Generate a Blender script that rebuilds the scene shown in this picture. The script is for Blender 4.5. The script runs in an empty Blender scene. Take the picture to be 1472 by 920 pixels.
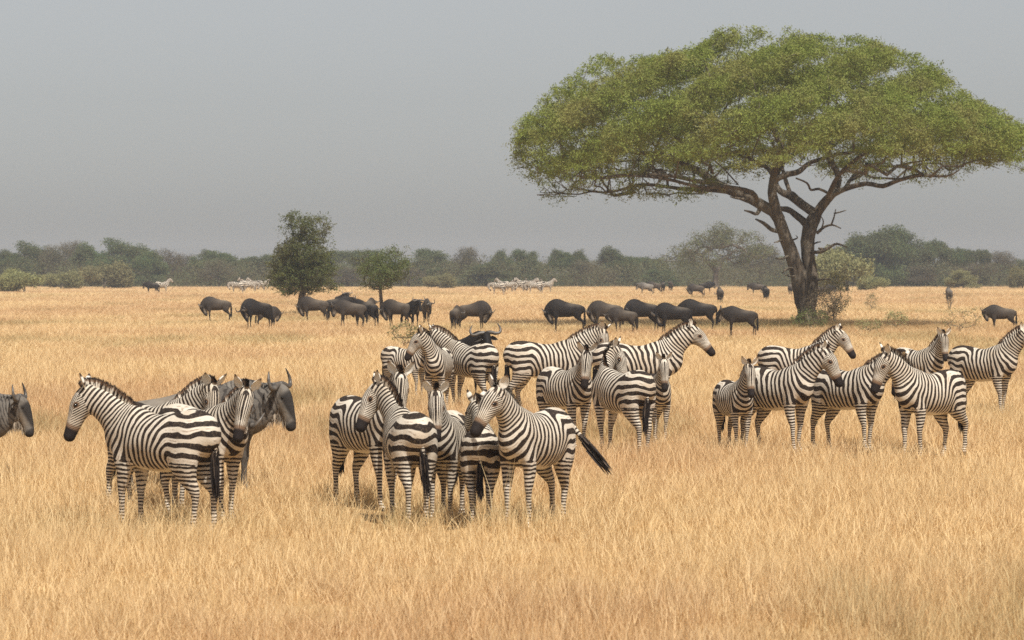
HAZE, SKYSAT, SKYSTR, SUNE, EXPO = 0.00025, .24, .07, 4.3, 0.34
import bpy, math, random
import numpy as np
from mathutils import Matrix, Vector
RNG = np.random.default_rng(7)
random.seed(7)
D2R = math.pi/180
scene = bpy.context.scene
COL = scene.collection

# ------------------------------------------------------------------ frame of the place
FPX = 5000.0          # focal length in pixels of a 1472 px wide picture
CAMH = 2.8
HOR = 400.0
_D = np.array([-200, 0, 20, 35, 50, 67, 100, 172, 250, 360, 500, 800, 4000.])
_Z = np.array([0.0, 0.0, .06, .12, .16, .28, .36, .48, .74, 1.15, 1.3, 1.3, 1.3])
_fd = np.concatenate([np.linspace(-200, 0, 20, endpoint=False), np.linspace(0, 700, 1400), np.linspace(720, 4000, 100)])
_fz = np.interp(_fd, _D, _Z)
def ground(y):
    return np.interp(y, _fd, _fz)
def px_of(D, h=0.0):
    return HOR + (CAMH - ground(D) - h)*FPX/D
_td = np.exp(np.linspace(math.log(22), math.log(640), 6000))
def dist_top(t, h=0.0):
    """distance at which a thing of height h standing on the ground has its top on row t"""
    v = px_of(_td, h)
    return float(_td[np.argmin(np.abs(v - t))])
def wx(px, D):
    return (px - 736.0)*D/FPX

# ------------------------------------------------------------------ object helpers
def tag(o, label=None, cat=None, group=None, kind=None):
    if label: o['label'] = label
    if cat: o['category'] = cat
    if group: o['group'] = group
    if kind: o['kind'] = kind
    return o
def mesh_np(name, V, quads=None, tris=None, attrs=None, mat=None, smooth=True):
    me = bpy.data.meshes.new(name)
    V = np.ascontiguousarray(V, dtype=np.float32)
    nq = 0 if quads is None else len(quads); nt = 0 if tris is None else len(tris)
    me.vertices.add(len(V)); me.vertices.foreach_set('co', V.ravel())
    if nq + nt:
        loops = []
        if nq: loops.append(np.asarray(quads, np.int32).ravel())
        if nt: loops.append(np.asarray(tris, np.int32).ravel())
        loops = np.concatenate(loops)
        starts = np.concatenate([np.arange(nq)*4, nq*4 + np.arange(nt)*3]).astype(np.int32)
        me.loops.add(len(loops)); me.loops.foreach_set('vertex_index', loops)
        me.polygons.add(nq+nt); me.polygons.foreach_set('loop_start', starts)
        me.polygons.foreach_set('use_smooth', np.full(nq+nt, smooth))
    if attrs:
        for k, a in attrs.items():
            a = np.ascontiguousarray(a, np.float32)
            if a.ndim == 2:
                at = me.attributes.new(k, 'FLOAT_VECTOR', 'POINT'); at.data.foreach_set('vector', a.ravel())
            else:
                at = me.attributes.new(k, 'FLOAT', 'POINT'); at.data.foreach_set('value', a)
    me.update(calc_edges=True)
    if mat: me.materials.append(mat)
    return me
def obj(name, me, parent=None, loc=None):
    o = bpy.data.objects.new(name, me); COL.objects.link(o)
    if parent: o.parent = parent
    if loc is not None: o.location = loc
    return o
def copy_tree(o, parent=None):
    c = o.copy(); COL.objects.link(c)
    if parent: c.parent = parent
    for ch in list(o.children): copy_tree(ch, c)
    return c

# ------------------------------------------------------------------ material helpers
class NB:
    def __init__(s, name):
        s.m = bpy.data.materials.new(name); s.m.use_nodes = True
        s.t = s.m.node_tree; s.t.nodes.clear()
        s.out = s.t.nodes.new('ShaderNodeOutputMaterial')
    def n(s, typ, **kw):
        nd = s.t.nodes.new(typ)
        for k, v in kw.items(): setattr(nd, k, v)
        return nd
    def put(s, sock, v):
        if v is None: return
        if hasattr(v, 'is_output'): s.t.links.new(v, sock)
        else: sock.default_value = v
    def math(s, op, a, b=None, c=None, clamp=False):
        nd = s.n('ShaderNodeMath', operation=op); nd.use_clamp = clamp
        s.put(nd.inputs[0], a); s.put(nd.inputs[1], b); s.put(nd.inputs[2], c)
        return nd.outputs[0]
    def add(s, a, b): return s.math('ADD', a, b)
    def mul(s, a, b): return s.math('MULTIPLY', a, b)
    def sub(s, a, b): return s.math('SUBTRACT', a, b)
    def sstep(s, x, lo, hi, a=0.0, b=1.0):
        nd = s.n('ShaderNodeMapRange', interpolation_type='SMOOTHSTEP')
        s.put(nd.inputs['Value'], x); nd.inputs['From Min'].default_value = lo; nd.inputs['From Max'].default_value = hi
        nd.inputs['To Min'].default_value = a; nd.inputs['To Max'].default_value = b
        return nd.outputs[0]
    def mix(s, f, a, b):
        nd = s.n('ShaderNodeMix', data_type='RGBA')
        s.put(nd.inputs[0], f); s.put(nd.inputs[6], a if hasattr(a, 'is_output') else (*a, 1)); s.put(nd.inputs[7], b if hasattr(b, 'is_output') else (*b, 1))
        return nd.outputs[2]
    def lerp(s, f, a, b):
        nd = s.n('ShaderNodeMix', data_type='FLOAT')
        s.put(nd.inputs[0], f); s.put(nd.inputs[2], a); s.put(nd.inputs[3], b)
        return nd.outputs[0]
    def attr(s, name, typ='GEOMETRY'):
        nd = s.n('ShaderNodeAttribute', attribute_name=name, attribute_type=typ)
        return nd
    def noise(s, vec, scale, detail=2.0, rough=.5):
        nd = s.n('ShaderNodeTexNoise'); s.put(nd.inputs['Vector'], vec)
        nd.inputs['Scale'].default_value = scale; nd.inputs['Detail'].default_value = detail; nd.inputs['Roughness'].default_value = rough
        return nd.outputs['Fac']
    def xyz(s, v):
        nd = s.n('ShaderNodeSeparateXYZ'); s.put(nd.inputs[0], v); return nd.outputs
    def principled(s, col, rough=.8, spec=.2, **kw):
        nd = s.n('ShaderNodeBsdfPrincipled')
        s.put(nd.inputs['Base Color'], col if hasattr(col, 'is_output') else (*col, 1)); s.put(nd.inputs['Roughness'], rough)
        nd.inputs['Specular IOR Level'].default_value = spec
        for k, v in kw.items(): s.put(nd.inputs[k], v)
        s.t.links.new(nd.outputs[0], s.out.inputs[0]); return nd
    def leafy(s, col, trans=.3):
        d = s.n('ShaderNodeBsdfDiffuse'); t = s.n('ShaderNodeBsdfTranslucent'); mx = s.n('ShaderNodeMixShader')
        s.put(d.inputs[0], col); s.put(t.inputs[0], col); mx.inputs[0].default_value = trans
        s.t.links.new(d.outputs[0], mx.inputs[1]); s.t.links.new(t.outputs[0], mx.inputs[2])
        s.t.links.new(mx.outputs[0], s.out.inputs[0])
    def objrand(s): return s.n('ShaderNodeObjectInfo').outputs['Random']

def rest_vec(b, k=13.0):
    """rest-pose coordinates shifted by a number of the animal's own, so no two coats are alike"""
    r = b.attr('coat', 'OBJECT').outputs['Fac']
    cb = b.n('ShaderNodeCombineXYZ')
    b.put(cb.inputs[0], b.mul(r, k)); b.put(cb.inputs[1], b.mul(r, k*1.7)); b.put(cb.inputs[2], b.mul(r, k*.6))
    va = b.n('ShaderNodeVectorMath', operation='ADD')
    b.put(va.inputs[0], b.attr('rest').outputs['Vector']); b.put(va.inputs[1], cb.outputs[0])
    return va.outputs[0]

def zebra_mat():
    b = NB('zebra_coat')
    v1 = b.xyz(b.attr('v1').outputs['Vector']); v2 = b.xyz(b.attr('v2').outputs['Vector']); v3 = b.xyz(b.attr('v3').outputs['Vector'])
    rv = rest_vec(b)
    r = b.attr('coat', 'OBJECT').outputs['Fac']
    n1 = b.noise(rv, 3.2, 1.0); n2 = b.noise(rv, 11.0, 2.0); n3 = b.noise(rv, 45.0, 3.0)
    wob = b.add(b.mul(b.sub(n1, .5), 1.4), b.mul(b.sub(n2, .5), .2))
    wob = b.add(wob, r)
    wobs = b.add(b.mul(b.sub(n2, .5), .7), b.mul(b.sub(n3, .5), .12))
    def S(p, w): return b.math('SINE', b.mul(b.add(p, w), 2*math.pi))
    sA = S(b.mul(v1[0], b.add(.88, b.mul(r, .22))), wob); sB = S(v1[1], wobs); sC = S(v1[2], b.mul(wobs, .35)); sD = S(v2[0], b.mul(wobs, .6))
    body = b.lerp(v2[1], sA, sB)
    face = b.lerp(v3[0], sD, sC)
    st = b.lerp(v2[2], body, face)
    # white = v3.z raises the threshold
    thr = b.add(b.mul(v3[2], 1.9), b.mul(b.sub(n2, .5), .7))
    thr = b.sub(thr, .08)
    blk = b.sstep(b.sub(st, thr), -.13, .13)
    fine = b.noise(rv, 90.0, 2.0)
    cream = b.mix(b.sstep(n2, .3, .75), (.58, .515, .42), (.71, .645, .55))
    cream = b.mix(b.mul(b.sstep(n1, .45, .75), .55), cream, (.48, .38, .27))
    dark = b.mix(fine, (.014, .011, .01), (.035, .024, .019))
    shd = b.mul(b.sstep(b.mul(sA, -1), .86, .99), b.mul(b.sstep(n2, .48, .62), b.mul(b.sub(1.0, v2[2]), b.sub(1.0, v3[2]))))
    cream = b.mix(b.mul(shd, .6), cream, (.20, .125, .07))
    cream = b.mix(b.sstep(v3[2], .8, 1.0), cream, (.74, .69, .60))
    c = b.mix(blk, cream, dark)
    c = b.mix(b.mul(b.sstep(n3, .45, .8), .2), c, (.42, .31, .2))
    c = b.mix(b.mul(b.sstep(v3[1], .0, .3), .8), c, (.17, .09, .045))
    c = b.mix(b.sstep(v3[1], .35, .75), c, (.022, .017, .016))
    bmp = b.n('ShaderNodeBump'); bmp.inputs['Strength'].default_value = .25; bmp.inputs['Distance'].default_value = .01
    b.put(bmp.inputs['Height'], b.noise(rv, 60.0, 3.0))
    b.principled(c, .75, .15, Normal=bmp.outputs[0])
    return b.m
def wilde_mat():
    b = NB('wildebeest_coat')
    v3 = b.xyz(b.attr('v3').outputs['Vector']); rv = rest_vec(b)
    r = b.attr('coat', 'OBJECT').outputs['Fac']
    x = b.xyz(b.attr('rest').outputs['Vector'])
    n1 = b.noise(rv, 4.0, 2.0); n2 = b.noise(rv, 16.0, 3.0)
    st = b.math('SINE', b.mul(b.add(b.add(x[0], b.mul(x[2], .35)), b.mul(n1, .22)), 105.0))
    base = b.mix(b.sstep(r, .0, .14), b.mix(n1, (.17, .15, .13), (.26, .235, .2)), b.mix(n1, (.036, .029, .024), (.08, .064, .05)))
    base = b.mix(b.mul(.6, b.sstep(n2, .4, .75)), base, (.09, .066, .047))
    base = b.mix(b.sstep(r, .55, .8), base, (.016, .013, .012))  # high coat values go near-black, painting acacia shade onto animals under it
    c = b.mix(b.mul(v3[0], b.mul(.75, b.sstep(b.add(st, b.mul(b.sub(n2, .5), 3.0)), -.1, .9))), base, (.02, .016, .015))
    c = b.mix(v3[2], c, (.42, .34, .25))
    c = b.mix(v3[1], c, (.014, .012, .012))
    bmp = b.n('ShaderNodeBump'); bmp.inputs['Strength'].default_value = .4; bmp.inputs['Distance'].default_value = .015
    b.put(bmp.inputs['Height'], b.noise(rv, 40.0, 4.0, .65))
    b.principled(c, .7, .2, Normal=bmp.outputs[0])
    return b.m
def simple_mat(name, col, rough=.7, spec=.2, col2=None, scale=8.0):
    b = NB(name)
    if col2 is None: b.principled(col, rough, spec)
    else:
        tc = b.n('ShaderNodeTexCoord').outputs['Object']
        b.principled(b.mix(b.sstep(b.noise(tc, scale, 4.0), .35, .65), col, col2), rough, spec)
    return b.m

# ------------------------------------------------------------------ implicit bodies
def catmull(P, n=5):
    P = np.asarray(P, float); Q = [P[0]]
    for i in range(len(P)-1):
        p0 = P[max(i-1, 0)]; p1 = P[i]; p2 = P[i+1]; p3 = P[min(i+2, len(P)-1)]
        for k in range(1, n+1):
            t = k/n
            Q.append(.5*((2*p1)+(-p0+p2)*t+(2*p0-5*p1+4*p2-p3)*t*t+(-p0+3*p1-3*p2+p3)*t**3))
    return np.array(Q)
class Loft:
    """tube along points (x,y,z,a,b): a = radius in the sagittal plane, b = sideways radius"""
    def __init__(s, pts, bones, k=.04, n=4):
        s.seg_bone = []
        P = catmull(pts, n); s.P = P; s.k = k
        for i in range(len(pts)-1): s.seg_bone += [bones[min(i, len(bones)-1)]]*n
    def d(s, X, per_bone=None):
        out = np.full(len(X), 9.0)
        for i in range(len(s.P)-1):
            p, q = s.P[i], s.P[i+1]
            ab = q[:3]-p[:3]; L2 = ab@ab
            t = np.clip(((X-p[:3])@ab)/L2, 0, 1)
            r = X-(p[:3]+t[:, None]*ab)
            a = p[3]+t*(q[3]-p[3]); bb = p[4]+t*(q[4]-p[4])
            e = np.sqrt((r[:, 0]**2+r[:, 2]**2)/a**2+r[:, 1]**2/bb**2)
            dd = (e-1)*np.minimum(a, bb)
            if per_bone is not None:
                k = s.seg_bone[i]
                per_bone[k] = np.minimum(per_bone[k], dd) if k in per_bone else dd
            out = np.minimum(out, dd)
        return out
def smin(a, b, k):
    h = np.clip(.5+.5*(b-a)/k, 0, 1)
    return b+(a-b)*h-k*h*(1-h)
def build_implicit(lofts, h):
    allp = np.concatenate([l.P for l in lofts]); rm = np.maximum(allp[:, 3], allp[:, 4])[:, None]
    lo = (allp[:, :3]-rm).min(0)-2.5*h; hi = (allp[:, :3]+rm).max(0)+2.5*h
    n = np.ceil((hi-lo)/h).astype(int)+1
    ax = [lo[i]+h*np.arange(n[i]) for i in range(3)]
    F = np.full(n, 9.0)
    for l in lofts:
        # split each loft in blocks so only the grid near it is evaluated
        pr = np.maximum(l.P[:, 3], l.P[:, 4])[:, None]+.1
        a = (l.P[:, :3]-pr).min(0); b = (l.P[:, :3]+pr).max(0)
        i0 = np.clip(np.floor((a-lo)/h).astype(int), 0, n-1); i1 = np.clip(np.ceil((b-lo)/h).astype(int)+1, 1, n)
        G = np.stack(np.meshgrid(*[ax[k][i0[k]:i1[k]] for k in range(3)], indexing='ij'), -1)
        dd = l.d(G.reshape(-1, 3)).reshape(G.shape[:3])
        sl = tuple(slice(i0[k], i1[k]) for k in range(3))
        F[sl] = smin(F[sl], dd, l.k)
    return surface_nets(F, lo, h)
def surface_nets(F, lo, h):
    ins = F < 0; n = np.array(F.shape)
    c = [(i, j, k) for i in (0, 1) for j in (0, 1) for k in (0, 1)]
    def sub(A, o): return A[o[0]:n[0]-1+o[0], o[1]:n[1]-1+o[1], o[2]:n[2]-1+o[2]]
    cnt = sum(sub(ins, o).astype(np.int8) for o in c)
    act = (cnt > 0) & (cnt < 8)
    idx = np.full(act.shape, -1, np.int64); ii = np.argwhere(act); idx[act] = np.arange(len(ii))
    pos = np.zeros((len(ii), 3)); w = np.zeros(len(ii))
    fv = {o: F[ii[:, 0]+o[0], ii[:, 1]+o[1], ii[:, 2]+o[2]] for o in c}
    for o in c:
        for ax in range(3):
            if o[ax] == 0:
                p = list(o); p[ax] = 1; p = tuple(p)
                f0, f1 = fv[o], fv[p]; m = (f0 < 0) != (f1 < 0)
                t = np.where(m, f0/np.where(m, f0-f1, 1), 0)
                q = np.tile(np.array(o, float), (len(ii), 1)); q[:, ax] += t
                pos += q*m[:, None]; w += m
    V = lo+h*(ii+pos/w[:, None])
    quads = []
    for ax in range(3):
        b, c2 = (ax+1) % 3, (ax+2) % 3
        sl0 = [slice(None)]*3; sl1 = [slice(None)]*3; sl0[ax] = slice(0, n[ax]-1); sl1[ax] = slice(1, n[ax])
        A, B = ins[tuple(sl0)], ins[tuple(sl1)]
        e = np.argwhere(A != B)
        e = e[(e[:, b] > 0) & (e[:, c2] > 0) & (e[:, b] < n[b]-1) & (e[:, c2] < n[c2]-1)]
        def id_(db, dc):
            q = e.copy(); q[:, b] -= db; q[:, c2] -= dc
            return idx[q[:, 0], q[:, 1], q[:, 2]]
        q = np.stack([id_(1, 1), id_(0, 1), id_(0, 0), id_(1, 0)], 1)
        fl = ~A[e[:, 0], e[:, 1], e[:, 2]]
        q[fl] = q[fl][:, ::-1]
        quads.append(q)
    Q = np.concatenate(quads)
    for _ in range(2):      # light smoothing
        E = np.concatenate([Q[:, [0, 1]], Q[:, [1, 2]], Q[:, [2, 3]], Q[:, [3, 0]]])
        acc = np.zeros_like(V); ct = np.zeros(len(V))
        for a, b_ in ((0, 1), (1, 0)):
            for kk in range(3): acc[:, kk] += np.bincount(E[:, a], V[E[:, b_], kk], len(V))
            ct += np.bincount(E[:, a], minlength=len(V))
        V = .5*V+.5*acc/ct[:, None]
    return V, Q
def sst(x, a, b):
    t = np.clip((x-a)/(b-a), 0, 1); return t*t*(3-2*t)
# ------------------------------------------------------------------ animals: rest pose faces +x, feet at z = 0
def mirror_leg(pts, s): return [(x, y*s, z, a, b) for x, y, z, a, b in pts]
class Species: pass
def zebra_lofts():
    L = []
    L.append(Loft([(.59,0,.96,.13,.10),(.50,0,.985,.235,.155),(.33,0,.985,.305,.20),(.08,0,.94,.30,.262),(-.15,0,.94,.305,.285),
                   (-.38,0,1.0,.29,.25),(-.53,0,1.035,.255,.20),(-.63,0,1.03,.16,.13)], [0], .05, 4))
    L.append(Loft([(.40,0,1.06,.23,.14),(.58,0,1.235,.19,.112),(.73,0,1.41,.155,.09),(.83,0,1.51,.125,.08)], [1,2,3], .08, 4))
    L.append(Loft([(.835,0,1.535,.09,.08),(.93,0,1.455,.125,.094),(1.02,0,1.345,.098,.078),(1.11,0,1.23,.075,.062),(1.155,0,1.17,.068,.062)], [4], .05, 4))
    for s in (1, -1):
        nm = 5 if s > 0 else 7
        L.append(Loft(mirror_leg([(.43,.13,1.0,.15,.065),(.41,.135,.80,.125,.065),(.385,.125,.66,.095,.066),(.395,.118,.53,.068,.054),
              (.41,.112,.43,.046,.042),(.405,.108,.36,.037,.035),(.40,.105,.22,.031,.029),(.40,.105,.12,.034,.032),(.425,.105,.065,.029,.03),(.445,.105,.03,.045,.042),(.45,.105,.0,.05,.045)], s),
              [0, nm, nm, nm, nm+1], .03, 3))
        nm = 9 if s > 0 else 11
        L.append(Loft(mirror_leg([(-.44,.12,1.0,.23,.135),(-.43,.145,.84,.21,.12),(-.46,.138,.70,.155,.095),(-.515,.125,.57,.098,.065),
              (-.59,.114,.46,.064,.046),(-.605,.11,.38,.043,.037),(-.595,.108,.25,.032,.03),(-.59,.108,.13,.038,.035),(-.565,.108,.07,.033,.032),(-.545,.108,.03,.047,.044),(-.54,.108,.0,.052,.047)], s),
              [0, nm, nm, nm, nm+1], .03, 3))
    # eyebrow ridges, jaw
    for s in (1, -1):
        L.append(Loft([(.945,.075*s,1.485,.022,.022),(.985,.07*s,1.44,.02,.02)], [4], .02, 1))
    return L
ZJ = {0:(0,0,.9),1:(.36,0,1.05),2:(.56,0,1.23),3:(.72,0,1.39),4:(.85,0,1.53),
      5:(.42,.13,.88),6:(.41,.11,.43),7:(.42,-.13,.88),8:(.41,-.11,.43),9:(-.44,.12,.92),10:(-.59,.11,.45),11:(-.44,-.12,.92),12:(-.59,-.11,.45),13:(-.64,0,1.2)}
WJ = {0:(0,0,.9),1:(.42,0,1.02),2:(.60,0,1.08),3:(.74,0,1.12),4:(.86,0,1.13),
      5:(.42,.13,.86),6:(.405,.11,.40),7:(.42,-.13,.86),8:(.405,-.11,.40),9:(-.44,.12,.85),10:(-.61,.1,.42),11:(-.44,-.12,.85),12:(-.61,-.1,.42),13:(-.66,0,1.06)}
PARENT = {1:0,2:1,3:2,4:3,5:0,6:5,7:0,8:7,9:0,10:9,11:0,12:11,13:0}
def weights(sp, X, only=None):
    """skinning weights from the distance to each bone's stretch of the body"""
    X = np.asarray(X, float)
    pb = {}
    for l in sp.lofts: l.d(X, pb)
    W = np.zeros((len(X), 14))
    for k, d in pb.items():
        if only and k not in only: continue
        W[:, k] = np.exp(-np.maximum(d, 0)/.022)*(1 if d is not None else 0)
    # soft joints: use the signed depth too
    for k, d in pb.items():
        if only and k not in only: continue
        W[:, k] *= np.exp(np.clip(-d, 0, .08)/.03)
    W /= W.sum(1)[:, None]+1e-12
    return W
def zebra_attrs(X):
    x, y, z = X[:, 0], X[:, 1], X[:, 2]
    # trunk and rump: bands bend from upright on the belly to level across the rump
    u = x+.33; v = z-.74
    uc = np.minimum(u, .65); vc = np.minimum(v, .55)
    q = np.sqrt((np.maximum(uc, 0)/.068)**2+(np.maximum(vc, 0)/.112)**2+.04)
    q = np.where((u <= 0) & (v <= 0), v/.06, q)
    th = np.arctan2(x-.32, 1.46-z); fan = np.clip(th, 0, .84)*5.6*(x > .32)
    npr = (x-.32)*math.cos(.84)-(1.46-z)*math.sin(.84)
    npr = np.where((x > .32) & (th > .84), (x-.32)*math.cos(.84)-(1.46-z)*math.sin(.84), 0)
    fan = np.where((x > .32) & (z >= 1.46), .84*5.6, fan)
    phA = q+fan+np.maximum(npr, 0)/.052
    # legs: rings
    phB = np.where(z > .45, z/.046, .45/.046+(z-.45)/.034)
    hl = sst(-v, -.03, .06)*sst(-u, -.14, .0)
    fl = sst(.80-z, 0, .12)*sst(x, .2, .28)
    wB = np.maximum(hl*(x < .1), fl)
    # head
    hx, hz = math.cos(-.86), math.sin(-.86)          # axis poll > muzzle
    s = (x-.835)*hx+(z-1.53)*hz; nrm = (x-.835)*(-hz)+(z-1.53)*hx   # nrm: towards the front of the face
    psi = np.arctan2(np.abs(y), nrm)
    wH = sst(x, .82, .90)*sst(s, -.02, .07)
    phC = psi*5.2
    phD = (s*.75-nrm*.9)/.027
    wF = sst(-psi, -1.15, -.75)
    muz = sst(s, .32, .46)*wH
    muz = np.maximum(muz, sst(-z, -.035, -.02))
    eye = np.exp(-(((x-.965)/.028)**2+((z-1.455)/.022)**2)*1.0)*(np.abs(y) > .03)*wH
    muz = np.maximum(muz, np.clip(eye*1.3, 0, 1))
    white = np.zeros(len(X))
    belly = sst(.72-z, .0, .05)*sst(x, -.40, -.22)*sst(-x, -.4, -.25)*sst(-np.abs(y), -.17, -.1)
    inner = sst(-np.abs(y), -.115, -.085)*sst(.72-z, 0, .1)*.22
    white = np.maximum(belly, inner)
    white = np.maximum(white, .3*wH*sst(s, .2, .32))
    return dict(v1=np.stack([phA, phB, phC], 1), v2=np.stack([phD, wB, wH], 1), v3=np.stack([wF, muz, white], 1), rest=X)
def strands(P, Dr, W, side=None, bend=None):
    """tapered blades: roots P, end vectors Dr, half widths W"""
    n = len(P)
    if side is None:
        r = RNG.normal(size=(n, 3)); side = np.cross(Dr, r); side /= np.linalg.norm(side, axis=1)[:, None]+1e-9
    W = np.broadcast_to(W, (n,))[:, None]
    mid = P+Dr*.55+(bend if bend is not None else 0)
    V = np.stack([P-side*W, P+side*W, mid+side*W*.8, mid-side*W*.8, P+Dr+(bend*2.2 if bend is not None else 0)], 1).reshape(-1, 3)
    b = np.arange(n)[:, None]*5
    return V, b+np.array([[0, 1, 2, 3]]), b+np.array([[3, 2, 4]])
def tube(P, R, n=8, squash=1.0):
    """closed tube through points with radii"""
    P = np.asarray(P, float); R = np.asarray(R, float); m = len(P)
    T = np.gradient(P, axis=0); T /= np.linalg.norm(T, axis=1)[:, None]+1e-12
    up = np.array([0, 0, 1.0]) if abs(T[0][2]) < .9 else np.array([1.0, 0, 0])
    V = []
    s = np.cross(T[0], up); s /= np.linalg.norm(s)
    for i in range(m):
        s = s-T[i]*(s@T[i]); s /= np.linalg.norm(s)+1e-12
        b = np.cross(T[i], s)
        a = np.arange(n)*2*math.pi/n
        V.append(P[i]+R[i]*(np.cos(a)[:, None]*s+np.sin(a)[:, None]*b*squash))
    V = np.concatenate(V+[P[:1], P[-1:]])
    i = np.arange(m-1)[:, None]*n; j = np.arange(n)[None]; k = (j+1) % n
    Q = np.stack([i+j, i+k, i+n+k, i+n+j], -1).reshape(-1, 4)
    jj = np.arange(n); kk = (jj+1) % n
    T1 = np.stack([kk, jj, np.full(n, m*n)], 1); T2 = np.stack([(m-1)*n+jj, (m-1)*n+kk, np.full(n, m*n+1)], 1)
    return V, Q, np.concatenate([T1, T2])
def merge(parts):
    V, Q, T = [], [], []; o = 0
    for v, q, t in parts:
        V.append(v)
        if q is not None and len(q): Q.append(q+o)
        if t is not None and len(t): T.append(t+o)
        o += len(v)
    return np.concatenate(V), (np.concatenate(Q) if Q else None), (np.concatenate(T) if T else None)
def blob(c, r, n=8, m=6):
    a = np.linspace(0, math.pi, m); P = []
    P = np.array([[c[0], c[1], c[2]-r[2]*math.cos(t)] for t in a[1:-1]]); 
    V = []
    for t in a[1:-1]:
        for k in range(n):
            p = 2*math.pi*k/n
            V.append((c[0]+r[0]*math.sin(t)*math.cos(p), c[1]+r[1]*math.sin(t)*math.sin(p), c[2]-r[2]*math.cos(t)))
    mm = m-2; V += [(c[0], c[1], c[2]-r[2]), (c[0], c[1], c[2]+r[2])]
    i = np.arange(mm-1)[:, None]*n; j = np.arange(n)[None]; k = (j+1) % n
    Q = np.stack([i+j, i+k, i+n+k, i+n+j], -1).reshape(-1, 4)
    jj = np.arange(n); kk = (jj+1) % n
    T = np.concatenate([np.stack([kk, jj, np.full(n, mm*n)], 1), np.stack([(mm-1)*n+jj, (mm-1)*n+kk, np.full(n, mm*n+1)], 1)])
    return np.array(V), Q, T
def ear_shape(root, tip, out, wid, cup):
    """a cupped leaf: returns verts, quads, u (0 root > 1 tip), inner flag"""
    root, tip, out = map(lambda a: np.array(a, float), (root, tip, out))
    ax = tip-root; L = np.linalg.norm(ax); axn = ax/L
    out = out-axn*(out@axn); out /= np.linalg.norm(out); sd = np.cross(axn, out)
    V, U, I = [], [], []
    nu, nv = 9, 7
    for lay in (0, 1):
        for i in range(nu):
            u = i/(nu-1); w = wid*(.55+.95*math.sin(math.pi*min(u*.9+.1, 1))**.8*.8)*(1-u**5)+.002
            if u < .15: w = wid*.62
            for j in range(nv):
                vv = (j/(nv-1)-.5)*2; ang = vv*1.15
                p = root+ax*u+sd*math.sin(ang)*w-out*(math.cos(ang)*w*cup)+out*(w*cup*.5)+(0 if lay else 1)*(-out*.008)
                V.append(p); U.append(u); I.append(lay)
    Q = []
    o = nu*nv
    for lay in (0, 1):
        for i in range(nu-1):
            for j in range(nv-1):
                a = lay*o+i*nv+j; q = [a, a+1, a+nv+1, a+nv]
                Q.append(q if lay else q[::-1])
    for i in range(nu-1):
        for j in (0, nv-1):
            a = i*nv+j; q = [a, a+nv, a+nv+o, a+o]; Q.append(q if j else q[::-1])
    return np.array(V), np.array(Q), np.array(U), np.array(I)

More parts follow.
